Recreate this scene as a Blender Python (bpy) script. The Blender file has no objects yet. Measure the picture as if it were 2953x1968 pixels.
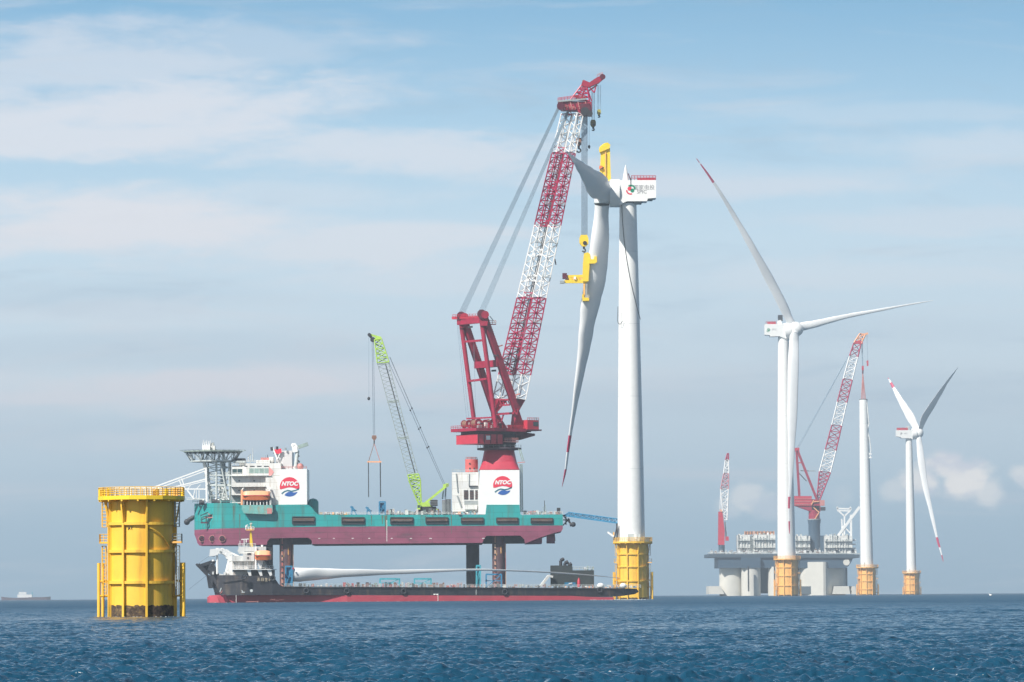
import bpy, math, random
import numpy as np
from mathutils import Vector
R = math.radians
rnd = random.Random(7)
sc = bpy.context.scene
COL = sc.collection

# ---------------------------------------------------------------- camera, light, sky
F, CX, CY = 12300.0, 1476.5, 984.0
CAM_H, PITCH, ROLL = 1.6, math.atan(735.0 / 12300.0), R(0.385)
fw = Vector((0, math.cos(PITCH), math.sin(PITCH)))
r0 = Vector((1, 0, 0)); u0 = Vector((0, -math.sin(PITCH), math.cos(PITCH)))
rt = r0 * math.cos(ROLL) - u0 * math.sin(ROLL)
up = u0 * math.cos(ROLL) + r0 * math.sin(ROLL)
cam = bpy.data.objects.new('camera', bpy.data.cameras.new('camera'))
COL.objects.link(cam)
from mathutils import Matrix
m = Matrix((( rt.x, up.x, -fw.x, 0), (rt.y, up.y, -fw.y, 0), (rt.z, up.z, -fw.z, CAM_H), (0, 0, 0, 1)))
cam.matrix_world = m
cam.data.sensor_width = 36.0; cam.data.sensor_fit = 'HORIZONTAL'
cam.data.lens = 36.0 * F / 2953.0
cam.data.clip_start = 1.0; cam.data.clip_end = 40000.0
sc.camera = cam

SUN_AZ, SUN_EL = R(42), R(43)          # to the left behind the camera
sun_dir = Vector((-math.sin(SUN_AZ) * math.cos(SUN_EL), -math.cos(SUN_AZ) * math.cos(SUN_EL), math.sin(SUN_EL)))
sl = bpy.data.lights.new('sun', 'SUN'); sl.energy = 5.0; sl.angle = R(0.5); sl.color = (1.0, 0.955, 0.88)
so = bpy.data.objects.new('sun', sl); COL.objects.link(so)
so.rotation_euler = sun_dir.to_track_quat('Z', 'Y').to_euler()
so.location = (-300, -300, 600)

sc.view_settings.view_transform = 'Standard'; sc.view_settings.look = 'None'
sc.view_settings.exposure = 0.5; sc.view_settings.gamma = 1.0
sc.cycles.use_denoising = True
sc.cycles.max_bounces = 6; sc.cycles.volume_bounces = 0; sc.cycles.diffuse_bounces = 3
sc.cycles.volume_max_steps = 32
sc.cycles.filter_width = 1.5; sc.cycles.sample_clamp_direct = 5.0; sc.cycles.sample_clamp_indirect = 3.0

def lin(r, g, b):
    f = lambda c: (c / 12.92 if c <= 0.04045 else ((c + 0.055) / 1.055) ** 2.4)
    return (f(r / 255), f(g / 255), f(b / 255), 1.0)

world = bpy.data.worlds.new('World'); sc.world = world; world.use_nodes = True
nt = world.node_tree; nt.nodes.clear()
def N(t, **k):
    n = nt.nodes.new(t)
    for a, b in k.items(): setattr(n, a, b)
    return n
def L(a, b): nt.links.new(a, b)
def M(op, a, b=None, c=None):
    n = N('ShaderNodeMath', operation=op)
    for i, v in enumerate((a, b, c)):
        if v is None: continue
        if isinstance(v, (int, float)): n.inputs[i].default_value = v
        else: L(v, n.inputs[i])
    return n.outputs[0]
def mixc(f, a, b):
    n = N('ShaderNodeMix', data_type='RGBA')
    if isinstance(f, (int, float)): n.inputs[0].default_value = f
    else: L(f, n.inputs[0])
    for s, v in ((6, a), (7, b)):
        if isinstance(v, tuple): n.inputs[s].default_value = v
        else: L(v, n.inputs[s])
    return n.outputs[2]
tc = N('ShaderNodeTexCoord'); sp = N('ShaderNodeSeparateXYZ'); L(tc.outputs['Generated'], sp.inputs[0])
X, Y, Z = sp.outputs
Yc = M('MAXIMUM', Y, 0.05)
U = M('DIVIDE', X, Yc); V = M('DIVIDE', Z, Yc)      # tangents of bearing and elevation
sky = N('ShaderNodeTexSky', sky_type='NISHITA', sun_disc=False, sun_elevation=SUN_EL, sun_rotation=R(180) + SUN_AZ,
        air_density=1.2, dust_density=0.5, ozone_density=1.5)
skys = N('ShaderNodeMix', data_type='RGBA', blend_type='MULTIPLY'); skys.inputs[0].default_value = 1
L(sky.outputs[0], skys.inputs[6]); skys.inputs[7].default_value = (0.075, 0.075, 0.075, 1)
ramp = N('ShaderNodeValToRGB'); L(M('MULTIPLY', V, 5.0), ramp.inputs[0])   # V 0..0.2
stops = [(0.0, (139,170,192)), (0.08, (152,182,202)), (0.17, (184,205,219)), (0.26, (202,219,230)), (0.42, (192,216,231)),
         (0.55, (163,200,224)), (0.70, (118,171,207)), (1.0, (88,148,194))]
ramp.color_ramp.elements[0].position = 0; ramp.color_ramp.elements[0].color = lin(*stops[0][1])
ramp.color_ramp.elements[1].position = 1; ramp.color_ramp.elements[1].color = lin(*stops[-1][1])
for p, c in stops[1:-1]:
    e = ramp.color_ramp.elements.new(p); e.color = lin(*c)
# --- clouds: layered stratus streaks and two small cumulus near the horizon
def px_uv(px, py): return ((px - CX) / F, (1719 - py) / F)
comb = N('ShaderNodeCombineXYZ'); L(U, comb.inputs[0]); L(V, comb.inputs[1])
def noise(scale, sy, det=5, rough=0.55, off=0.0, dist=0.0):
    mp = N('ShaderNodeMapping'); L(comb.outputs[0], mp.inputs[0])
    mp.inputs['Scale'].default_value = (scale, scale * sy, 1); mp.inputs['Location'].default_value = (off, off * 1.7, off)
    n = N('ShaderNodeTexNoise'); L(mp.outputs[0], n.inputs[0]); n.inputs['Scale'].default_value = 1
    n.inputs['Detail'].default_value = det; n.inputs['Roughness'].default_value = rough; n.inputs['Distortion'].default_value = dist
    return n.outputs[0]
n_big = noise(22, 4.5, 6, 0.5, 3.1, 0.4); n_fine = noise(70, 3.0, 6, 0.55, 8.2, 0.6)
n_wisp = noise(190, 4.0, 8, 0.65, 5.5, 0.8)
wob = M('ADD', M('MULTIPLY_ADD', n_big, 0.62, M('MULTIPLY', n_fine, 0.28)), M('MULTIPLY', n_wisp, 0.10))
wz = M('SUBTRACT', wob, 0.5)
def blob(px, py, rx, ry, wobble=1.0):
    u, v = px_uv(px, py)
    du = M('DIVIDE', M('SUBTRACT', U, u), rx / F)
    dv = M('DIVIDE', M('SUBTRACT', V, v), ry / F)
    d = M('SQRT', M('ADD', M('MULTIPLY', du, du), M('MULTIPLY', dv, dv)))
    d = M('ADD', d, M('MULTIPLY', wz, -wobble))
    mr = N('ShaderNodeMapRange', interpolation_type='SMOOTHERSTEP'); L(d, mr.inputs[0])
    mr.inputs[1].default_value = 1.25; mr.inputs[2].default_value = 0.25; mr.inputs[3].default_value = 0; mr.inputs[4].default_value = 1
    return mr.outputs[0]
def total(lst):
    t = None
    for (px, py, rx, ry, w, wb) in lst:
        b = M('MULTIPLY', blob(px, py, rx, ry, wb), w)
        t = b if t is None else M('MAXIMUM', t, b)
    return t
white = total([(250, 180, 560, 150, .5, 3.4), (420, 310, 820, 135, .74, 3.0), (150, 380, 760, 85, .72, 3.2), (1150, 430, 560, 110, .6, 3.2),
               (350, 640, 780, 120, .85, 2.8), (1050, 700, 600, 90, .6, 3.0), (760, 120, 420, 70, .3, 3.2), (900, 560, 500, 60, .3, 3.2),
               (2150, 520, 620, 60, .22, 3), (2800, 430, 500, 60, .35, 2.8), (2600, 330, 400, 40, .2, 3),
               (450, 1120, 950, 80, .42, 3.2), (1250, 800, 500, 60, .3, 3), (200, 900, 700, 50, .25, 3.4), (700, 1260, 900, 45, .25, 3.4), (2500, 800, 900, 50, .25, 3.4), (1700, 1080, 700, 50, .22, 3.4)])
grey = total([(500, 1010, 1000, 70, .35, 2.6), (150, 860, 700, 60, .3, 3), (2300, 1130, 1100, 110, .3, 2.6), (300, 1250, 900, 60, .3, 3),
              (2600, 960, 800, 60, .22, 3)])
puff = noise(130, 1.3, 7, 0.55, 1.3)
pw = M('SUBTRACT', puff, 0.5)
def cum(px, py, r, w=1.5):
    u, v = px_uv(px, py)
    du = M('DIVIDE', M('SUBTRACT', U, u), r / F); dv = M('DIVIDE', M('SUBTRACT', V, v), r * 0.78 / F)
    d = M('SQRT', M('ADD', M('MULTIPLY', du, du), M('MULTIPLY', dv, dv)))
    d = M('ADD', d, M('MULTIPLY', pw, -w))
    mr = N('ShaderNodeMapRange', interpolation_type='SMOOTHERSTEP'); L(d, mr.inputs[0])
    mr.inputs[1].default_value = 1.2; mr.inputs[2].default_value = 0.4; mr.inputs[3].default_value = 0; mr.inputs[4].default_value = 1
    return mr.outputs[0]
cu = None
for (px, py, r, a) in ((2725, 1350, 64, 1.0), (2655, 1400, 68, .9), (2785, 1392, 84, .95), (2850, 1425, 60, .6), (2590, 1425, 52, .4), (2955, 1385, 56, .6),
                       (2150, 1442, 62, .5), (2210, 1462, 60, .4), (2100, 1470, 50, .3), (2420, 1440, 50, .15)):
    c = M('MULTIPLY', cum(px, py, r), a); cu = c if cu is None else M('MAXIMUM', cu, c)
c1 = mixc(grey, ramp.outputs[0], lin(176, 194, 210))
def band(src, a, b, amt):
    mr = N('ShaderNodeMapRange', interpolation_type='SMOOTHSTEP'); L(src, mr.inputs[0])
    mr.inputs[1].default_value = a; mr.inputs[2].default_value = b; mr.inputs[3].default_value = 0; mr.inputs[4].default_value = amt
    return mr.outputs[0]
c1 = mixc(band(noise(14, 7.0, 7, 0.6, 12.3, 0.6), .5, .72, .38), c1, lin(206, 209, 217))
c1 = mixc(band(noise(20, 6.0, 7, 0.6, 21.7, 0.6), .52, .74, .35), c1, lin(150, 177, 199))
pink = total([(620, 1105, 560, 55, .8, 3.0), (180, 1140, 300, 30, .6, 3.0), (1000, 1090, 500, 60, .45, 3.2), (2050, 540, 500, 40, .3, 3.2), (2650, 640, 500, 40, .3, 3.2)])
c1 = mixc(pink, c1, lin(222, 218, 224))
c2 = mixc(white, c1, lin(226, 224, 228))
cshade = mixc(band(noise(95, 1.6, 4, .5, 4.4, .3), .42, .62, 1.0), lin(252, 246, 240), lin(214, 216, 226))
c3 = mixc(cu, c2, cshade)
hi = N('ShaderNodeMapRange'); L(V, hi.inputs[0]); hi.inputs[1].default_value = 0.17; hi.inputs[2].default_value = 0.42
yb = N('ShaderNodeMapRange'); L(Y, yb.inputs[0]); yb.inputs[1].default_value = 0.05; yb.inputs[2].default_value = 0.4; yb.inputs[3].default_value = 1; yb.inputs[4].default_value = 0
hmix = M('MAXIMUM', hi.outputs[0], yb.outputs[0])
c4 = mixc(hmix, c3, skys.outputs[2])
bg = N('ShaderNodeBackground'); L(c4, bg.inputs[0]); bg.inputs[1].default_value = 0.87
wo = N('ShaderNodeOutputWorld'); L(bg.outputs[0], wo.inputs[0])

# ---------------------------------------------------------------- helpers
def P(px, py, D):
    """where the sight line through a point of the photograph meets the upright plane D metres away"""
    d = fw + rt * ((px - CX) / F) - up * ((py - CY) / F)
    t = D / d.y
    return Vector((d.x * t, D, CAM_H + d.z * t))

MATS = {}
def mat(name, col, rough=0.5, metal=0.0, var=0.12, vscale=0.6, stain=None, samt=0.0, sscale=(0.5, 0.5, 0.06), spec=0.5, scut=(0.52, 0.68), plates=None):
    """painted/bare surface: base colour, mottled wear, optional streaky stain"""
    if name in MATS: return MATS[name]
    ma = bpy.data.materials.new(name); ma.use_nodes = True; t = ma.node_tree; b = t.nodes['Principled BSDF']
    b.inputs['Roughness'].default_value = rough; b.inputs['Metallic'].default_value = metal
    b.inputs['Specular IOR Level'].default_value = spec
    co = t.nodes.new('ShaderNodeTexCoord')
    n = t.nodes.new('ShaderNodeTexNoise'); n.inputs['Scale'].default_value = vscale; n.inputs['Detail'].default_value = 6
    t.links.new(co.outputs['Object'], n.inputs[0])
    cr = t.nodes.new('ShaderNodeValToRGB')
    c = col[:3]
    cr.color_ramp.elements[0].position = 0.3; cr.color_ramp.elements[1].position = 0.7
    cr.color_ramp.elements[0].color = tuple(x * (1 - var) for x in c) + (1,)
    cr.color_ramp.elements[1].color = tuple(min(x * (1 + var * 0.5), 1) for x in c) + (1,)
    t.links.new(n.outputs[0], cr.inputs[0]); out = cr.outputs[0]
    if stain:
        mp = t.nodes.new('ShaderNodeMapping'); mp.inputs['Scale'].default_value = sscale
        t.links.new(co.outputs['Object'], mp.inputs[0])
        n2 = t.nodes.new('ShaderNodeTexNoise'); n2.inputs['Scale'].default_value = 1.0; n2.inputs['Detail'].default_value = 8; n2.inputs['Roughness'].default_value = 0.65
        t.links.new(mp.outputs[0], n2.inputs[0])
        mr = t.nodes.new('ShaderNodeMapRange'); mr.inputs[1].default_value = scut[0]; mr.inputs[2].default_value = scut[1]; mr.inputs[4].default_value = samt
        t.links.new(n2.outputs[0], mr.inputs[0])
        mx = t.nodes.new('ShaderNodeMix'); mx.data_type = 'RGBA'
        t.links.new(mr.outputs[0], mx.inputs[0]); t.links.new(out, mx.inputs[6]); mx.inputs[7].default_value = stain[:3] + (1,)
        out = mx.outputs[2]
    if plates:      # welded plates of slightly different tone with darker seams
        sx = t.nodes.new('ShaderNodeSeparateXYZ'); t.links.new(co.outputs['Object'], sx.inputs[0])
        cx_ = t.nodes.new('ShaderNodeCombineXYZ'); t.links.new(sx.outputs[0], cx_.inputs[0]); t.links.new(sx.outputs[2], cx_.inputs[1])
        bk = t.nodes.new('ShaderNodeTexBrick'); t.links.new(cx_.outputs[0], bk.inputs[0]); bk.inputs['Scale'].default_value = 1.0
        bk.inputs['Brick Width'].default_value = plates[0]; bk.inputs['Row Height'].default_value = plates[1]; bk.inputs['Mortar Size'].default_value = plates[2]
        bk.inputs['Color1'].default_value = (1, 1, 1, 1); bk.inputs['Color2'].default_value = (.84, .84, .86, 1); bk.inputs['Mortar'].default_value = (.6, .58, .56, 1)
        m3 = t.nodes.new('ShaderNodeMix'); m3.data_type = 'RGBA'; m3.blend_type = 'MULTIPLY'; m3.inputs[0].default_value = 1
        t.links.new(out, m3.inputs[6]); t.links.new(bk.outputs[0], m3.inputs[7]); out = m3.outputs[2]
    t.links.new(out, b.inputs['Base Color'])
    MATS[name] = ma
    return ma

RUST = (0.16, 0.07, 0.035)
def G(v): return (v, v, v)
W = mat('white_paint', (0.80, 0.80, 0.78), 0.4, var=0.04)
WS = mat('white_ship_paint', (0.78, 0.78, 0.74), 0.5, var=0.08, vscale=0.25, stain=(0.42, 0.34, 0.26), samt=0.5, sscale=(.8, .8, .1), plates=(6, 2.7, .05))
WB = mat('white_blade', (0.76, 0.77, 0.77), 0.35, var=0.05, vscale=0.1)
YE = mat('yellow_paint', (0.84, 0.50, 0.055), 0.5, var=0.10, stain=(0.40, 0.19, 0.04), samt=0.5, sscale=(1.1, 1.1, .12))
YO = mat('yellow_orange_paint', (0.84, 0.45, 0.12), 0.5, var=0.08)
YB = mat('bright_yellow_paint', (0.85, 0.58, 0.03), 0.45, var=0.08)
RD = mat('crimson_paint', (0.34, 0.010, 0.045), 0.45, var=0.22, stain=(0.10, 0.01, 0.03), samt=0.5, sscale=(0.4, 0.4, 0.2))
RDL = mat('light_red_paint', (0.52, 0.03, 0.06), 0.45, var=0.12)
RDM = mat('dark_red_paint', (0.10, 0.008, 0.025), 0.5, var=0.2)
BAND = mat('blade_marking_red', (0.50, 0.02, 0.09), 0.4)
TEAL = mat('teal_hull_paint', (0.018, 0.33, 0.32), 0.45, var=0.08, vscale=0.08, stain=(0.08, 0.15, 0.12), samt=0.7, sscale=(0.45, 0.45, 0.05), plates=(9, 2.6, .07))
PURP = mat('plum_antifouling', (0.25, 0.058, 0.11), 0.6, var=0.2, vscale=0.12, stain=(0.11, 0.05, 0.07), samt=0.75, sscale=(0.12, 0.12, 0.5), plates=(9, 2.2, .08))
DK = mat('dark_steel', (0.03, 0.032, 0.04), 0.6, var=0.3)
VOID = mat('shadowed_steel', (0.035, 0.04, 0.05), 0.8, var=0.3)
GY = mat('grey_steel', (0.30, 0.33, 0.33), 0.5, var=0.2)
GYL = mat('pale_grey_steel', (0.52, 0.56, 0.55), 0.5, var=0.15)
GYG = mat('grey_green_steel', (0.28, 0.36, 0.33), 0.5, var=0.25)
BL = mat('blue_steel', (0.03, 0.20, 0.36), 0.5, var=0.2)
BLT = mat('turquoise_steel', (0.05, 0.34, 0.42), 0.5, var=0.25)
LIME = mat('lime_paint', (0.40, 0.60, 0.09), 0.45, var=0.12)
OR = mat('orange_paint', (0.80, 0.20, 0.06), 0.45, var=0.08)
ORL = mat('pale_orange_paint', (0.85, 0.40, 0.20), 0.45, var=0.08)
ROPE = mat('wire_rope', (0.16, 0.22, 0.28), 0.5, var=0.1)
ROPEL = mat('pale_wire_rope', (0.26, 0.36, 0.44), 0.5, var=0.1)
BLK = mat('black_hull_paint', (0.025, 0.027, 0.036), 0.5, var=0.25, vscale=0.15, stain=(0.12, 0.09, 0.07), samt=0.7, sscale=(0.6, 0.6, 0.1), plates=(7, 1.6, .06))
REDH = mat('red_antifouling', (0.46, 0.055, 0.085), 0.6, var=0.15, vscale=0.2, stain=(0.3, 0.12, 0.12), samt=0.4, sscale=(0.1, 0.1, 0.6))
LEG = mat('rusty_leg_steel', (0.10, 0.055, 0.065), 0.7, var=0.35, vscale=0.4, stain=(0.40, 0.14, 0.08), samt=0.8, sscale=(0.5, 0.5, 0.09))
GLASS = mat('tinted_window', (0.03, 0.07, 0.08), 0.15, var=0.1, spec=0.8)
GLASSG = mat('pale_green_window', (0.30, 0.42, 0.38), 0.15, var=0.2, spec=0.8)
NAVY = mat('slate_blue_paint', (0.045, 0.085, 0.13), 0.5, var=0.12, vscale=0.1)
BEIGE = mat('pale_beige_hull', (0.62, 0.60, 0.54), 0.55, var=0.06, vscale=0.1)
BLUEL = mat('logo_blue', (0.02, 0.10, 0.36), 0.5, var=0.03)
REDL = mat('logo_red', (0.70, 0.03, 0.07), 0.5, var=0.03)
GRNL = mat('logo_green', (0.0, 0.22, 0.12), 0.5, var=0.03)
TXT = mat('grey_lettering', (0.25, 0.25, 0.26), 0.5, var=0.03)
BRN = mat('brown_clutter', (0.25, 0.13, 0.09), 0.6, var=0.3)
PINK = mat('faded_red_paint', (0.55, 0.22, 0.20), 0.5, var=0.2)

class MB:
    """collects shapes that become one mesh"""
    def __init__(s): s.v = []; s.f = []; s.mi = []; s.mats = []; s.smooth = []
    def _m(s, m):
        if m not in s.mats: s.mats.append(m)
        return s.mats.index(m)
    def add(s, vs, fs, m, smooth=False):
        o = len(s.v); s.v += [Vector(v) for v in vs]; k = s._m(m)
        for f in fs: s.f.append(tuple(o + i for i in f)); s.mi.append(k); s.smooth.append(smooth)
        return s
    def hexa(s, b, t, m):           # bottom 4 points, top 4 points
        return s.add(list(b) + list(t), [(3, 2, 1, 0), (4, 5, 6, 7), (0, 1, 5, 4), (1, 2, 6, 5), (2, 3, 7, 6), (3, 0, 4, 7)], m)
    def box(s, a, b, m):
        x0, x1 = sorted((a[0], b[0])); y0, y1 = sorted((a[1], b[1])); z0, z1 = sorted((a[2], b[2]))
        return s.hexa([(x0, y0, z0), (x1, y0, z0), (x1, y1, z0), (x0, y1, z0)], [(x0, y0, z1), (x1, y0, z1), (x1, y1, z1), (x0, y1, z1)], m)
    def bar(s, p, q, w, m, h=None):
        p = Vector(p); q = Vector(q); d = (q - p)
        if d.length < 1e-6: return s
        d.normalize(); a = d.cross(Vector((0, 0, 1)))
        if a.length < 0.05: a = d.cross(Vector((0, 1, 0)))
        a.normalize(); b = d.cross(a); h = h or w; a = a * w / 2; b = b * h / 2
        return s.hexa([p - a - b, p + a - b, p + a + b, p - a + b], [q - a - b, q + a - b, q + a + b, q - a + b], m)
    def tube(s, p, q, r, m, n=6, r2=None, caps=True):
        p = Vector(p); q = Vector(q); d = (q - p)
        if d.length < 1e-6: return s
        d.normalize(); a = d.cross(Vector((0, 0, 1)))
        if a.length < 0.05: a = d.cross(Vector((0, 1, 0)))
        a.normalize(); b = d.cross(a); r2 = r if r2 is None else r2
        vs = [p + (a * math.cos(2 * math.pi * i / n) + b * math.sin(2 * math.pi * i / n)) * r for i in range(n)]
        vs += [q + (a * math.cos(2 * math.pi * i / n) + b * math.sin(2 * math.pi * i / n)) * r2 for i in range(n)]
        s.add(vs, [(i, (i + 1) % n, n + (i + 1) % n, n + i) for i in range(n)], m, n >= 6)
        if caps: s.add(vs, [tuple(range(n))[::-1], tuple(range(n, 2 * n))], m)
        return s
    def lathe(s, c, prof, m, n=32, caps=True, smooth=True, a0=0):   # prof: (radius, z) about the vertical through c
        vs = []
        for (r, z) in prof:
            vs += [(c[0] + r * math.cos(2 * math.pi * i / n + a0), c[1] + r * math.sin(2 * math.pi * i / n + a0), z) for i in range(n)]
        fs = []
        for k in range(len(prof) - 1):
            fs += [(k * n + i, k * n + (i + 1) % n, (k + 1) * n + (i + 1) % n, (k + 1) * n + i) for i in range(n)]
        s.add(vs, fs, m, smooth)
        if caps:
            e = (len(prof) - 1) * n
            s.add(vs, [tuple(range(n))[::-1], tuple(range(e, e + n))], m)
        return s
    def prism(s, pts, d, m):        # polygon (3D points) pushed along vector d
        n = len(pts); d = Vector(d); a = [Vector(p) for p in pts]; b = [p + d for p in a]
        s.add(a + b, [tuple(range(n)), tuple(range(2 * n - 1, n - 1, -1))] + [(i, n + i, n + (i + 1) % n, (i + 1) % n) for i in range(n)], m)
        return s
    def ball(s, c, r, m, n=12, k=8, sc3=(1, 1, 1)):
        vs = []; fs = []
        for j in range(k + 1):
            t = math.pi * j / k
            for i in range(n):
                a = 2 * math.pi * i / n
                vs.append((c[0] + r * sc3[0] * math.sin(t) * math.cos(a), c[1] + r * sc3[1] * math.sin(t) * math.sin(a), c[2] + r * sc3[2] * math.cos(t)))
        for j in range(k):
            for i in range(n): fs.append((j * n + i, (j + 1) * n + i, (j + 1) * n + (i + 1) % n, j * n + (i + 1) % n))
        return s.add(vs, fs, m, True)
    def lattice(s, q0, q1, n, rc, rb, m, dens=1):
        q0 = [Vector(p) for p in q0]; q1 = [Vector(p) for p in q1]
        for a, b in zip(q0, q1): s.tube(a, b, rc, m, 5)
        for k in range(n + 1):
            t = k / n
            for i in range(4):
                a = q0[i].lerp(q1[i], t); b = q0[(i + 1) % 4].lerp(q1[(i + 1) % 4], t)
                if k in (0, n) or dens > 1: s.tube(a, b, rb, m, 4, caps=False)
                if k < n:
                    t2 = (k + 1) / n
                    if (k + i) % 2: s.tube(a, q0[(i + 1) % 4].lerp(q1[(i + 1) % 4], t2), rb, m, 4, caps=False)
                    else: s.tube(b, q0[i].lerp(q1[i], t2), rb, m, 4, caps=False)
        return s
    def rail(s, pts, h, m, step=2.0, r=0.05, rows=2, closed=False):
        pts = [Vector(p) for p in pts]
        if closed: pts = pts + [pts[0]]
        for a, b in zip(pts[:-1], pts[1:]):
            for k in range(rows):
                z = Vector((0, 0, h * (k + 1) / rows)); s.tube(a + z, b + z, r, m, 4, caps=False)
            nn = max(1, int((b - a).length / step))
            for i in range(nn + 1):
                p = a.lerp(b, i / nn); s.tube(p, p + Vector((0, 0, h)), r, m, 4, caps=False)
        return s
    def build(s, name, parent=None, base=None):
        org = Vector(parent['_o']) if parent is not None else Vector(base if base is not None else (0, 0, 0))
        me = bpy.data.meshes.new(name)
        me.from_pydata([tuple(v - org) for v in s.v], [], s.f)
        for mm in s.mats: me.materials.append(mm)
        me.polygons.foreach_set('material_index', s.mi)
        me.polygons.foreach_set('use_smooth', s.smooth)
        me.update()
        o = bpy.data.objects.new(name, me); COL.objects.link(o)
        if parent is not None: o.parent = parent
        else: o.location = org
        o['_o'] = tuple(org)
        return o

def thing(name, label, cat, base, group=None):
    o = bpy.data.objects.new(name, None); COL.objects.link(o); o.location = base
    o['label'] = label; o['category'] = cat; o['_o'] = tuple(base); o.empty_display_size = 1
    if group: o['group'] = group
    return o
def tag(o, label, cat, group=None):
    o['label'] = label; o['category'] = cat
    if group: o['group'] = group
    return o

def text_mesh(s, body, size, origin, xdir, ydir, m, shear=0.0, offset=0.0, thick=0.02):
    cu = bpy.data.curves.new('t', 'FONT'); cu.body = body; cu.size = size; cu.align_x = 'CENTER'; cu.align_y = 'CENTER'; cu.shear = shear
    cu.offset = offset; cu.extrude = thick; cu.resolution_u = 3
    ob = bpy.data.objects.new('t', cu); COL.objects.link(ob)
    dg = bpy.context.evaluated_depsgraph_get(); me = bpy.data.meshes.new_from_object(ob.evaluated_get(dg))
    xd = Vector(xdir).normalized(); yd = Vector(ydir).normalized(); zd = xd.cross(yd); o = Vector(origin)
    s.add([o + xd * v.co.x + yd * v.co.y + zd * v.co.z for v in me.vertices], [tuple(p.vertices) for p in me.polygons], m)
    bpy.data.objects.remove(ob); bpy.data.curves.remove(cu); bpy.data.meshes.remove(me)
    return s

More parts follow.
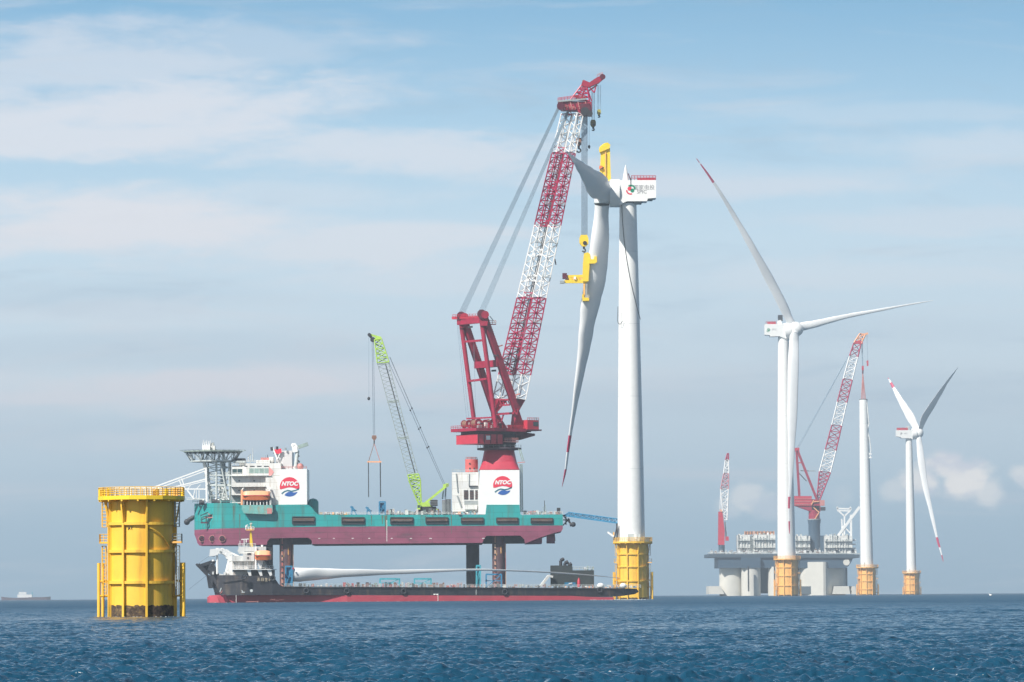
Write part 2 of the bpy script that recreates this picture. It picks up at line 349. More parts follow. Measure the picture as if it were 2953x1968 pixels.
# ---------------------------------------------------------------- water and haze
def water():
    rows = [2.5, 6, 12, 20, 32, 46, 58, 66]
    d = 70.0
    while d < 900: rows.append(d); d += d * (0.0009 + 0.0007 * min(max((d - 120) / 500, 0), 1))
    while d < 2600: rows.append(d); d += 0.006 * d
    while d < 9000: rows.append(d); d += 0.02 * d
    rows.append(9200.0)
    th = list(np.linspace(-8.2, 8.2, 800))
    side = [9, 10, 12, 15, 19, 24, 30, 38, 48, 60, 72]
    th = np.radians(np.array([-a for a in side[::-1]] + th + side))
    rr = np.array(rows)
    Yg = np.repeat(rr[:, None], len(th), 1)
    # rows are straight lines across the view; outer columns fan out but stay within the sheet
    Xg = np.clip(Yg * np.tan(th)[None, :], -3600, 3600)
    Xg[:, 0] = np.minimum(Xg[:, 0], -3600 + 0 * Xg[:, 0]); Xg[:, -1] = 3600
    dy = np.gradient(rr)[:, None] * np.ones_like(Xg)
    rs = np.random.RandomState(5)
    Zg = np.zeros_like(Xg)
    specs = []
    for lam0, lam1, n, steep, spread in ((9, 20, 8, 0.003, 0.5), (3, 8, 18, 0.005, 0.6), (1.0, 3, 36, 0.011, 0.8), (0.42, 1.0, 70, 0.025, 1.0), (0.18, 0.42, 90, 0.034, 1.1)):
        for i in range(n):
            lam = math.exp(rs.uniform(math.log(lam0), math.log(lam1)))
            a = -math.pi / 2 + 0.15 + rs.normal() * spread * 0.6
            specs.append((lam, a, steep * lam / (2 * math.pi) * 1.9 , rs.uniform(0, 6.28)))
    dx = Yg * (R(16.4) / 800)
    for lam, a, amp, ph in specs:
        kx, ky = 2 * math.pi / lam * math.cos(a), 2 * math.pi / lam * math.sin(a)
        fade = np.clip((lam / np.maximum(dy * abs(math.sin(a)) * 1.0, dx) - 2.2) / 2.5, 0, 1)
        phs = kx * Xg + ky * Yg + ph
        Zg += amp * fade * (np.sin(phs) + 0.22 * np.cos(2 * phs))
    gust = 1.0 + 0.2 * np.sin(Xg * 0.21 + 0.7 * np.sin(Yg * 0.05)) * np.sin(Yg * 0.075 + 1.1) + 0.35 * np.sin(Xg * 0.05 + 1.0 + 0.8 * np.sin(Yg * 0.013)) * np.sin(Yg * 0.021 + 0.6)
    Zg *= gust
    edge = np.clip((Yg - 60) / 12, 0, 1) * (np.abs(Xg) < Yg * math.tan(R(8.3)))
    Zg *= edge
    nr, nc = Xg.shape
    co = np.stack([Xg, Yg, Zg], -1).reshape(-1, 3).astype(np.float32)
    idx = np.arange(nr * nc).reshape(nr, nc)
    q = np.stack([idx[:-1, :-1], idx[:-1, 1:], idx[1:, 1:], idx[1:, :-1]], -1).reshape(-1, 4).astype(np.int32)
    me = bpy.data.meshes.new('water')
    me.vertices.add(len(co)); me.vertices.foreach_set('co', co.ravel())
    me.loops.add(q.size); me.loops.foreach_set('vertex_index', q.ravel())
    me.polygons.add(len(q)); me.polygons.foreach_set('loop_start', np.arange(0, q.size, 4, dtype=np.int32))
    me.polygons.foreach_set('loop_total', np.full(len(q), 4, dtype=np.int32))
    me.polygons.foreach_set('use_smooth', np.ones(len(q), dtype=bool))
    me.update(calc_edges=True)
    ma = bpy.data.materials.new('sea_water'); ma.use_nodes = True; t = ma.node_tree; b = t.nodes['Principled BSDF']
    b.inputs['Base Color'].default_value = (0.009, 0.052, 0.095, 1)
    b.inputs['IOR'].default_value = 1.333
    co_ = t.nodes.new('ShaderNodeTexCoord')
    # ripples too small to see one by one far off act as roughness there
    sxyz = t.nodes.new('ShaderNodeSeparateXYZ'); t.links.new(co_.outputs['Object'], sxyz.inputs[0])
    mr_ = t.nodes.new('ShaderNodeMapRange'); mr_.inputs[1].default_value = 110; mr_.inputs[2].default_value = 800; mr_.inputs[3].default_value = 0.08; mr_.inputs[4].default_value = 0.38
    t.links.new(sxyz.outputs[1], mr_.inputs[0]); t.links.new(mr_.outputs[0], b.inputs['Roughness'])
    bumps = None
    for sc_, st, ds in (((0.35, 0.35, 1), 0.9, 0.9), ((1.6, 1.6, 1), 0.7, 0.22), ((5.0, 5.0, 1), 0.6, 0.06), ((14.0, 14.0, 1), 0.5, 0.016)):
        mp = t.nodes.new('ShaderNodeMapping'); mp.inputs['Scale'].default_value = sc_; t.links.new(co_.outputs['Object'], mp.inputs[0])
        n = t.nodes.new('ShaderNodeTexNoise'); n.inputs['Scale'].default_value = 1; n.inputs['Detail'].default_value = 3; n.inputs['Roughness'].default_value = 0.5
        t.links.new(mp.outputs[0], n.inputs[0])
        bp = t.nodes.new('ShaderNodeBump'); bp.inputs['Strength'].default_value = st; bp.inputs['Distance'].default_value = ds
        t.links.new(n.outputs[0], bp.inputs['Height'])
        if bumps: t.links.new(bumps, bp.inputs['Normal'])
        bumps = bp.outputs[0]
    t.links.new(bumps, b.inputs['Normal'])
    me.materials.append(ma)
    o = bpy.data.objects.new('water', me); COL.objects.link(o); o['kind'] = 'structure'
water()

def haze():
    mb = MB(); ma = bpy.data.materials.new('haze_air'); ma.use_nodes = True; t = ma.node_tree; t.nodes.clear()
    out = t.nodes.new('ShaderNodeOutputMaterial'); v = t.nodes.new('ShaderNodeVolumePrincipled')
    v.inputs['Color'].default_value = (0.74, 0.86, 0.96, 1); v.inputs['Density'].default_value = HAZE; v.inputs['Anisotropy'].default_value = 0.14
    t.links.new(v.outputs[0], out.inputs['Volume'])
    mb.box((-3800, -40, -6), (3800, 9500, 440), ma)
    o = mb.build('haze'); o['kind'] = 'stuff'
HAZE = 0.000095
haze()

# ---------------------------------------------------------------- turbine foundations
def foundation(root, cx, ydeck, ybot, rpx, D, rot, detail, parent_part=None, mats=None):
    """yellow steel foundation: stiffened can, deck with railing, ladders, boat landings. Parts go under root."""
    ym = mats or YE
    ctr = P(cx, ydeck, D); s = F / D; Rr = rpx / s; x0, y0, zd = ctr.x, D, ctr.z
    zb = -1.5
    pp = parent_part or root
    ga = mat('marine_growth_' + ym.name, (0.075, 0.05, 0.035), 0.9, var=0.75, vscale=5.0, stain=(.30, .20, .08), samt=.8, sscale=(2.2, 2.2, 4.0))
    # the can
    mb = MB()
    fzt = P(cx, ybot, D).z
    mb.lathe((x0, y0), [(Rr, zb), (Rr, 0.05)], ga, 48, caps=False)
    mb.lathe((x0, y0), [(Rr, 0.05), (Rr, zd - 0.02)], ym, 48, caps=False)
    zg = (0.36 if detail > 1 else 0.12) * Rr
    rg = random.Random(3); n = 90; vs = []; fs = []
    for i in range(n):                      # ragged sleeve of weed and shells round the waterline
        a = 2 * math.pi * i / n; h = zg * (1 + 0.07 * rg.uniform(-1, 1)); q = Rr + 0.012 * Rr
        vs += [(x0 + q * math.cos(a), y0 + q * math.sin(a), zb), (x0 + q * math.cos(a), y0 + q * math.sin(a), h)]
    fs = [(2 * i, 2 * ((i + 1) % n), 2 * ((i + 1) % n) + 1, 2 * i + 1) for i in range(n)]
    mb.add(vs, fs, ga, True)
    can = mb.build('pile', root)
    # ring stiffeners
    for k, f in enumerate((0.85, 1.72, 2.70)):
        z = zd - f * Rr; t = 0.045 * Rr; o = 0.085 * Rr
        r_ = MB(); r_.lathe((x0, y0), [(Rr - .01, z - t), (Rr + o, z - t), (Rr + o, z + t), (Rr - .01, z + t)], ym, 48, caps=False, smooth=False)
        r_.build('ring_stiffener', root)
    # vertical ribs
    for k in range(9):
        a = rot + 2 * math.pi * k / 9 - math.pi / 2
        ca, sa = math.cos(a), math.sin(a); tx, ty = -sa, ca
        if sa > 0.5 or k == 2: continue
        rb = MB(); w = 0.026 * Rr; o = 0.09 * Rr
        def pt(rad, side, z): return (x0 + ca * rad + tx * side, y0 + sa * rad + ty * side, z)
        rb.hexa([pt(Rr - .02, -w, zb), pt(Rr - .02, w, zb), pt(Rr + o, w, zb), pt(Rr + o, -w, zb)],
                [pt(Rr - .02, -w, zd - .05), pt(Rr - .02, w, zd - .05), pt(Rr + o, w, zd - .05), pt(Rr + o, -w, zd - .05)], ym)
        fl = w * 1.3
        rb.hexa([pt(Rr + o, -fl, zb), pt(Rr + o, fl, zb), pt(Rr + o + w, fl, zb), pt(Rr + o + w, -fl, zb)],
                [pt(Rr + o, -fl, zd - .86 * Rr), pt(Rr + o, fl, zd - .86 * Rr), pt(Rr + o + w, fl, zd - .86 * Rr), pt(Rr + o + w, -fl, zd - .86 * Rr)], ym)
        # strut from the rib out to the deck edge
        rb.bar(pt(Rr + o, 0, zd - .80 * Rr), pt(Rr * 1.22, 0, zd - .08 * Rr), 0.05 * Rr, ym)
        rb.build('rib', root)
    # deck
    nd = 16; rd = 1.38 * Rr
    dk = MB(); dk.lathe((x0, y0), [(Rr * 1.0, zd - .1 * Rr), (rd, zd - .1 * Rr), (rd, zd + .02 * Rr), (0.3, zd + .02 * Rr)], YB if detail > 1 else ym, nd, caps=False, smooth=False, a0=math.pi / nd)
    for k in range(nd):
        a = 2 * math.pi * k / nd
        dk.bar((x0 + Rr * math.cos(a), y0 + Rr * math.sin(a), zd - .13 * Rr), (x0 + rd * .98 * math.cos(a), y0 + rd * .98 * math.sin(a), zd - .13 * Rr), .05 * Rr, ym)
    d_ = dk.build('deck', root)
    ra = MB(); ring = [(x0 + rd * .985 * math.cos(2 * math.pi * k / nd + math.pi / nd), y0 + rd * .985 * math.sin(2 * math.pi * k / nd + math.pi / nd), zd + .02 * Rr) for k in range(nd)]
    ra.rail(ring, .27 * Rr, ym, step=.14 * Rr, r=.012 * Rr, rows=4, closed=True)
    ra.build('railing', root)
    # ladders with cages, small landings and boat landings left and right
    for sg in (-1, 1):
        xs = lambda u: x0 + sg * u * Rr
        yy = y0 - .25 * Rr
        for (f0, f1, u0_, u1_) in ((0.12, .95, 1.07, 1.22), (1.55, 2.2, 1.10, 1.22), (2.2, 3.1, 1.10, 1.19)):
            lc = MB(); z0, z1 = zd - f1 * Rr, zd - f0 * Rr
            m_ = ym if sg < 0 else GY
            for u in (u0_, u1_):
                for dy in (-.09 * Rr, .09 * Rr): lc.tube((xs(u), yy + dy, z0), (xs(u), yy + dy, z1), .014 * Rr, m_, 5)
            nr_ = int((z1 - z0) / (.1 * Rr))
            for i in range(nr_ + 1):
                z = z0 + (z1 - z0) * i / nr_
                lc.tube((xs(u0_), yy - .09 * Rr, z), (xs(u1_), yy - .09 * Rr, z), .011 * Rr, m_, 4)
                if i % 2 == 0: lc.tube((xs(u1_), yy - .09 * Rr, z), (xs(u1_), yy + .09 * Rr, z), .011 * Rr, m_, 4)
            lc.build('ladder', root)
        lp = MB(); z = zd - 1.44 * Rr
        lp.box((xs(.98), yy - .2 * Rr, z - .03 * Rr), (xs(1.30), yy + .2 * Rr, z + .03 * Rr), ym if sg < 0 else YO)
        lp.rail([(xs(1.02), yy - .19 * Rr, z), (xs(1.29), yy - .19 * Rr, z), (xs(1.29), yy + .19 * Rr, z)], .26 * Rr, ym if sg < 0 else GY, step=.1 * Rr, r=.011 * Rr, rows=3)
        lp.build('rest_platform', root)
        bl = MB()
        for (u, dy, r_) in ((1.34, -.12, .055), (1.24, .16, .05)):
            bl.tube((xs(u), y0 + dy * Rr, zb), (xs(u), y0 + dy * Rr, zd - 2.08 * Rr), r_ * Rr, ym, 14)
            for f in (2.66, 3.12):
                bl.tube((xs(.97), y0 + dy * .5 * Rr, zd - f * Rr), (xs(u), y0 + dy * Rr, zd - f * Rr), .04 * Rr, ym, 10)
        bl.tube((xs(1.34), y0 - .12 * Rr, zd - 2.66 * Rr), (xs(1.24), y0 + .16 * Rr, zd - 2.66 * Rr), .035 * Rr, ym, 8)
        bl.build('boat_landing', root)
    if detail > 1:     # stencilled letters under the first ring, deck gear, small bracing on the shaded side
        tx_ = MB()
        text_mesh(tx_, 'AT', .13 * Rr, (x0 - .27 * Rr, y0 - Rr * 0.963 - .04, zd - 1.0 * Rr), (math.cos(-.28), math.sin(-.28), 0), (0, 0, 1), DK)
        tx_.build('lettering', root)
        br = MB(); a0_ = math.pi * .5
        for (aa, za, ab, zb_) in ((-62, .95, -38, 1.55), (-55, .92, -30, 1.75)):
            A = R(aa - 0 + 0); 
            p = (x0 + Rr * 1.02 * math.cos(R(-90 + (aa + 100))), y0 + Rr * 1.02 * math.sin(R(-90 + (aa + 100))), zd - za * Rr)
        for k in range(6):      # curved pipe down the shaded side
            pass
        pts = [(x0 + Rr * 1.05 * math.cos(R(-90 + 14 + 8 * k)), y0 + Rr * 1.05 * math.sin(R(-90 + 14 + 8 * k)), zd - (.97 + .012 * k * k + .03 * k) * Rr) for k in range(7)]
        for a, b in zip(pts[:-1], pts[1:]): br.tube(a, b, .02 * Rr, ym, 8)
        br.build('pipe', root)
        for (u, w, h, m_) in ((-1.22, .22, .3, YB), (-.98, .08, .34, YB), (.55, .2, .26, YO), (.86, .12, .3, YB), (1.12, .16, .3, YO), (1.3, .1, .22, YB)):
            yv = y0 - math.sqrt(max(.02, (rd * .93) ** 2 - (u * Rr) ** 2)) if abs(u) * Rr < rd * .9 else y0
            gx = MB(); gx.box((x0 + (u - w / 2) * Rr, yv, zd + .02 * Rr), (x0 + (u + w / 2) * Rr, yv + .15 * Rr, zd + h * .8 * Rr), m_); gx.build('deck_locker', root)
        gx = MB()
        for k in range(9):
            u = -.8 + k * .16; gx.bar((x0 + u * Rr, y0 - .4 * Rr, zd + .02 * Rr), (x0 + u * Rr, y0 - .4 * Rr, zd + .3 * Rr), .02 * Rr, W)
        gx.bar((x0 - .85 * Rr, y0 - .4 * Rr, zd + .3 * Rr), (x0 + .6 * Rr, y0 - .4 * Rr, zd + .3 * Rr), .03 * Rr, W)
        gx.bar((x0 - .85 * Rr, y0 - .4 * Rr, zd + .18 * Rr), (x0 + .6 * Rr, y0 - .4 * Rr, zd + .18 * Rr), .02 * Rr, W)
        gx.build('inner_railing', root)
    return x0, y0, zd, Rr

fb = thing('foundation', 'large yellow cylindrical turbine foundation without a tower, nearest at the left', 'foundation', (P(408, 1780, 370).x, 370, 0), 'yellow foundations standing in the sea')
foundation(fb, 408, 1434, 1780, 91, 370, R(-27), 2)

# ---------------------------------------------------------------- wind turbines
def tower_mesh(cx_b, y_b, r_b, cx_t, y_t, r_t, D, bulge=0.35):
    b = P(cx_b, y_b, D); t = P(cx_t, y_t, D); s = F / D
    mb = MB(); n = 40; prof = []
    K = 14
    vs = []; fs = []
    for k in range(K + 1):
        f = k / K; x = b.x + (t.x - b.x) * f; z = b.z + (t.z - b.z) * f
        r = (r_b + (r_t - r_b) * (f ** 1.25)) / s
        vs += [(x + r * math.cos(2 * math.pi * i / n), D + r * math.sin(2 * math.pi * i / n), z) for i in range(n)]
    for k in range(K): fs += [(k * n + i, k * n + (i + 1) % n, (k + 1) * n + (i + 1) % n, (k + 1) * n + i) for i in range(n)]
    mb.add(vs, fs, W, True); mb.add(vs, [tuple(range(K * n, K * n + n))], W)
    for k in (3, 6, 9, 12):   # section flanges
        f = k / K; x = b.x + (t.x - b.x) * f; z = b.z + (t.z - b.z) * f; r = (r_b + (r_t - r_b) * (f ** 1.25)) / s * 1.004
        mb.lathe((x, D), [(r, z - .05), (r, z + .05)], GYL, n, caps=False)
    return mb

def blade(parent, st, D, bands=(), thick=0.28, serr=0.0, film=False, mat_=None, twist0=0.0, twist1=0.0, name='blade', root_t=0.06, base=None):
    """blade through stations (px, py, halfwidth_px, dy): an airfoil loft, round at the root"""
    mw = mat_ or WB; rg = random.Random(11)
    # resample
    NS = 46
    pts = [P(a[0], a[1], D + a[3]) for a in st]; hw = [a[2] * (D + a[3]) / F for a in st]
    ln = [0]
    for a, b in zip(pts[:-1], pts[1:]): ln.append(ln[-1] + (b - a).length)
    Lt = ln[-1]
    def samp(t):
        d = t * Lt
        for i in range(len(ln) - 1):
            if d <= ln[i + 1] or i == len(ln) - 2:
                f = (d - ln[i]) / (ln[i + 1] - ln[i]); f = min(max(f, 0), 1)
                # smooth centre line with Catmull-Rom
                p0 = pts[max(i - 1, 0)]; p1 = pts[i]; p2 = pts[i + 1]; p3 = pts[min(i + 2, len(pts) - 1)]
                c = 0.5 * ((2 * p1) + (p2 - p0) * f + (2 * p0 - 5 * p1 + 4 * p2 - p3) * f * f + (3 * p1 - p0 - 3 * p2 + p3) * f ** 3)
                g = f * f * (3 - 2 * f)
                return c, hw[i] + (hw[i + 1] - hw[i]) * g
    ts = [k / NS for k in range(NS + 1)]
    for (b0, b1) in bands: ts += [b0, b0 + 1e-4, b1 - 1e-4, b1]
    ts = sorted(set(min(max(t, 0), 1) for t in ts)); vs = []; nn = 22; mts = []
    for k, t in enumerate(ts):
        c, w = samp(t); c2, _ = samp(min(t + .02, 1)); c1, _ = samp(max(t - .02, 0))
        d = (c2 - c1).normalized(); side = d.cross(Vector((0, 1, 0)))
        if side.length < .02: side = d.cross(Vector((0, 0, 1)))
        side.normalize(); nrm = side.cross(d).normalized()
        tw = twist0 + (twist1 - twist0) * t
        sd = side * math.cos(tw) + nrm * math.sin(tw); nr = nrm * math.cos(tw) - side * math.sin(tw)
        rf = max(0, 1 - t / root_t) ; th = thick + (1 - thick) * (rf * rf * (3 - 2 * rf)); th = max(th * (1 - .35 * t), .1)
        for i in range(nn):
            a = 2 * math.pi * i / nn; ca, sa = math.cos(a), math.sin(a)
            u = ca; v = sa * th * (1 - .35 * (1 - rf) * ca)
            ww = w
            if serr and ca > .85 and .12 < t: ww = w * (1 + serr * rg.uniform(-.2, 1) * math.sin(k * 2.1))
            if film and .34 < t < .78:
                v *= 1 + .06 * math.sin(k * 1.3 + a * 2); u *= 1 + .035 * math.sin(k * 1.1 + 2)
            vs.append(c + sd * (u * ww) + nr * (v * w))
    mb = MB(); fs = []; fr = []
    for k in range(len(ts) - 1):
        tm = (ts[k] + ts[k + 1]) / 2; red = any(b0 < tm < b1 for b0, b1 in bands)
        (fr if red else fs).extend([(k * nn + i, k * nn + (i + 1) % nn, (k + 1) * nn + (i + 1) % nn, (k + 1) * nn + i) for i in range(nn)])
    mb.add(vs, fs, mw, True)
    if fr: mb.add(vs, fr, BAND, True)
    e = (len(ts) - 1) * nn
    mb.add(vs, [tuple(range(nn))[::-1]], GY); mb.add(vs, [tuple(range(e, e + nn))], mw)
    return mb.build(name, parent, base) if parent is not None else mb.build(name, None, base)

def emblem_spic(mb, c, r, xd=Vector((1, 0, 0)), m1=REDL, m2=GRNL):
    """two interlocking curls, one red and one green"""
    c = Vector(c); z = Vector((0, 0, 1)); nrm = Vector((0, -1, 0)) * .03
    def arc(cx, cz, ra, rb, a0, a1, m, n=14):
        o = []; i_ = []
        for k in range(n + 1):
            a = R(a0 + (a1 - a0) * k / n); o.append(c + xd * (cx + ra * math.cos(a)) * r + z * (cz + ra * math.sin(a)) * r)
            i_.append(c + xd * (cx + rb * math.cos(a)) * r + z * (cz + rb * math.sin(a)) * r)
        for k in range(n): mb.prism([o[k], o[k + 1], i_[k + 1], i_[k]], nrm, m)
    arc(.05, .1, 1.0, .66, 130, -5, m2); arc(-.05, -.1, 1.0, .70, 180, 290, m1)
    arc(-.28, .22, .44, 0.02, 0, 360, m1); arc(.34, -.18, .44, 0.02, 0, 360, m2)

T1D = 1625.0
def nacelle_box(parent, D, x0, x1, yt, ybs, half, m=W, name='nacelle'):
    """box-like nacelle seen from the side: ybs = list of (px, py) along the underside from left to right"""
    mb = MB()
    top = [P(x1, yt, D - half), P(x0, yt, D - half)]
    low = [P(a, b, D - half) for a, b in ybs]
    mb.prism(low + top, (0, 2 * half, 0), m)
    return mb.build(name, parent)

# --- turbine being built, blade held by the crane
t1 = thing('wind_turbine', 'tallest white wind turbine beside the red crane, yellow jig on its hub', 'wind turbine', (P(1824, 1727, T1D).x, T1D, 0), 'white wind turbines')
x1_, y1_, z1_, R1_ = foundation(t1, 1824.5, 1563, 1727, 41.7, T1D, R(-22), 1)
mb = tower_mesh(1820.5, 1563, 39.5, 1811, 588, 24.5, T1D); mb.build('tower', t1)
mb = MB(); mb.box(P(1810, 1562, T1D - 6.2), P(1846, 1540, T1D - 5.2), GYL); db = mb.build('door_box', t1)
mb = MB(); mb.box(P(1829, 1556, T1D - 6.32), P(1836, 1541, T1D - 6.21), W); mb.build('door', db)
nb = nacelle_box(t1, T1D, 1787, 1892, 520, [(1787, 592), (1797, 586), (1808, 581), (1866, 580.5), (1868, 573), (1892, 571)], 4.3)
mb = MB(); text_mesh(mb, '国家电投', 2.05, P(1857, 542, T1D - 4.33), (1, 0, 0), (0, 0, 1), TXT)
text_mesh(mb, 'SPIC', 2.0, P(1851, 554, T1D - 4.33), (1, 0, 0), (0, 0, 1), TXT, offset=.02); mb.build('lettering', nb)
mb = MB(); emblem_spic(mb, P(1819, 547.5, T1D - 4.33), 1.75); mb.build('emblem', nb)
mb = MB()
q = [P(1821, 520, T1D - 4.2), P(1891, 520, T1D - 4.2), P(1891, 520, T1D + 4.2), P(1821, 520, T1D + 4.2)]
mb.rail([q[3], q[0], q[1], q[2], q[3]], 1.75, RDL, step=1.1, r=.09, rows=3)
mb.box(q[0] + Vector((2.2, .1, 0)), q[1] + Vector((-.1, .25, .9)), RDL); mb.bar(P(1818, 520, T1D - 4), P(1812, 501, T1D - 4), .35, RDM)
mb.tube(P(1819, 540, T1D - 4.4), P(1819, 512, T1D - 4.4), .12, DK, 5)
mb.build('roof_railing', nb)
mb = MB(); c = P(1804.5, 521, T1D)
mb.lathe((c.x, c.y), [(1.25, c.z - .3), (.95, c.z + 2), (.45, c.z + 4.4), (.08, c.z + 6)], W, 16); mb.build('mast_cone', nb)
mb = MB()
for (a, b, w_) in ((1838, 584, 22), (1874, 574, 14)): mb.box(P(a - w_ / 2, b + 3, T1D - 3), P(a + w_ / 2, b - 2, T1D + 3), GY)
mb.build('cooling_duct', nb)
def xcyl(mb, pxa, pxb, py, rpx, D, m, n=36, dy=0):
    a = P(pxa, py, D + dy); b = P(pxb, py + 0.0, D + dy); mb.tube(a, b, rpx * D / F, m, n); return mb
mb = MB(); xcyl(mb, 1758, 1786, 558, 41, T1D, W); mb.build('generator', t1)
mb = MB(); c = P(1742, 558, T1D); mb.ball(c, 27 * T1D / F, W, 24, 16, (1.05, 1, 1)); mb.tube(c, P(1759, 558, T1D), 26 * T1D / F, W, 28)
mb.tube(P(1736, 566, T1D - .5), P(1735.5, 588, T1D - .5), 22.5 * T1D / F, WB, 28); hub = mb.build('hub', t1)
mb = MB(); mb.tube(P(1735.6, 584.5, T1D - .5), P(1735.5, 588, T1D - .5), 23.5 * T1D / F, GYL, 28); mb.build('collar', hub)
# upper blade points at the viewer; lower blade hangs from the hub, wrapped leading edge
blade(t1, [(1744, 562, 24, -2), (1738, 553, 29, -7), (1729, 543, 36, -13), (1716, 528, 35, -20), (1695, 505, 24, -32), (1676, 484, 16, -44), (1658, 464, 9, -56), (1645, 449, 5, -67), (1634, 436, 1.2, -76)],
      T1D, thick=.22, twist0=.2, twist1=-.1)
blade(t1, [(1736, 589, 21.5, 0), (1735, 612, 21.5, 1), (1730, 700, 29, 3), (1722, 770, 33, 6), (1716, 815, 34, 7), (1704, 872, 31, 10), (1693, 940, 26.5, 13), (1684, 1010, 21.5, 16), (1669, 1100, 15, 19),
           (1653, 1200, 8.2, 23), (1643.5, 1262, 6.5, 25), (1637, 1310, 6, 26), (1631, 1358, 5, 27), (1621, 1404, 1, 28)],
      T1D, bands=((.818, .878), (.938, 1.0)), thick=.5, film=True, serr=.05, twist0=.35, twist1=1.0)
mb = MB()   # edge of the blade's shadow, drawn on the tower as a dark tube
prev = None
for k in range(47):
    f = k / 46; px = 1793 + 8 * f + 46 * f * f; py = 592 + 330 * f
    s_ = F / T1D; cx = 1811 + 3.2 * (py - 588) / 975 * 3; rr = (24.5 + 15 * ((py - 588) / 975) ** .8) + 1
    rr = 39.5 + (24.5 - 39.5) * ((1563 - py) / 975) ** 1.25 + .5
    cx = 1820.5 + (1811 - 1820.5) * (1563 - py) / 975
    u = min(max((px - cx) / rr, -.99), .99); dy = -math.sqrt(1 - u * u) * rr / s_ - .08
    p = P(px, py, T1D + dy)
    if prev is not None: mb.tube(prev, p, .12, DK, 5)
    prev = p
mb.build('rope_or_shade_line', t1)
mb = MB(); pr = None
for (px, py) in ((1782, 885), (1781.5, 905), (1781, 925), (1783, 933), (1788, 936), (1793, 931), (1796, 925)):
    p = P(px, py, T1D - 4.2)
    if pr: mb.tube(pr, p, .12, DK, 5)
    pr = p
mb.build('rope_or_shade_line', t1)
# davit on the foundation deck
mb = MB(); mb.bar(P(1769, 1550, T1D - 3), P(1770, 1535, T1D - 3), .5, YO); mb.bar(P(1770, 1548, T1D - 3), P(1752, 1535, T1D - 3), .7, W); mb.bar(P(1780, 1552, T1D - 3), P(1779, 1510, T1D - 3), .6, DK)
mb.bar(P(1772, 1552, T1D - 2), P(1779, 1520, T1D - 2), .4, DK); mb.build('davit', t1)

jig = thing('turning_jig', 'bright yellow steel jig standing up from the hub of the tallest turbine', 'jig', P(1744, 519, T1D))
mb = MB()
q = [(1728, 522), (1762, 522), (1760, 470), (1759, 428), (1757, 417), (1748, 412), (1740, 415), (1729, 424), (1728, 434), (1733, 444), (1731, 480)]
mb.prism([P(a, b, T1D - 1.6) for a, b in q], (0, 3.2, 0), YB)
mb.bar(P(1729, 432, T1D - 2), P(1755, 420, T1D - 2), .6, YO); mb.bar(P(1746, 440, T1D - 1.9), P(1746, 515, T1D - 1.9), .5, YO); body = mb.build('column', jig)
mb = MB(); mb.prism([P(a, b, T1D - 2.4) for a, b in ((1727, 430), (1729, 440), (1758, 428), (1760, 418), (1752, 411))], (0, .8, 0), YB); mb.build('head', jig)
mb = MB(); mb.box(P(1728, 488, T1D - 2.3), P(1737, 479, T1D - 1.7), OR); mb.bar(P(1731, 489, T1D - 2.35), P(1742, 483, T1D - 2.35), .35, DK); mb.build('control_box', jig)

# --- yoke gripping the hanging blade
yk = thing('blade_yoke', 'yellow steel blade gripping yoke hanging from the hoist block, clamped on the hanging blade', 'lifting yoke', P(1688, 797, T1D - 3))
YD = T1D + 5.0
def pbox(mb, xa, ya, xb, yb, D, dep, m): return mb.box(P(xa, yb, D), P(xb, ya, D) + Vector((0, dep, 0)), m)
mb = MB(); mb.prism([P(a, b, YD - 3) for a, b in ((1684, 732), (1694, 728), (1701, 732), (1702, 745), (1698, 795), (1697, 812), (1680, 812), (1681, 760))], (0, 3, 0), YB); mb.build('spine', yk)
mb = MB(); mb.prism([P(a, b, YD - 4) for a, b in ((1698, 748), (1712, 748), (1714, 740), (1721, 740), (1722, 756), (1716, 760), (1698, 761))], (0, 8, 0), YB); mb.build('upper_clamp', yk)
mb = MB(); mb.bar(P(1626, 798, YD - 2), P(1696, 796, YD - 2), .9, YB); mb.bar(P(1626, 813, YD - 2), P(1692, 813, YD - 2), 1.1, YB)
for k in range(6): mb.bar(P(1630 + 11 * k, 798, YD - 2), P(1636 + 11 * k, 813, YD - 2), .8, YB if k % 2 else YO)
pbox(mb, 1636, 796, 1680, 813, YD, 1.6, YE); mb.build('counter_arm', yk)
mb = MB(); pbox(mb, 1622, 788, 1635, 804, YD - 3, 2.5, RDM); mb.build('power_pack', yk); mb = MB(); pbox(mb, 1615, 810, 1628, 818, YD - 3, 2, GY); mb.build('winch', yk); mb = MB(); pbox(mb, 1655, 798, 1661, 806, YD - 3.2, .8, W); mb.build('cabinet', yk)
mb = MB(); mb.bar(P(1685, 812, YD - 2), P(1684, 862, YD - 2), .7, YO); mb.bar(P(1692, 812, YD - 2), P(1690, 862, YD - 2), .7, GY); mb.build('lower_rod', yk)
mb = MB(); mb.prism([P(a, b, YD - 3) for a, b in ((1679, 850), (1683, 848), (1684, 858), (1698, 860), (1699, 868), (1680, 868))], (0, 7, 0), YB); mb.build('lower_clamp', yk)

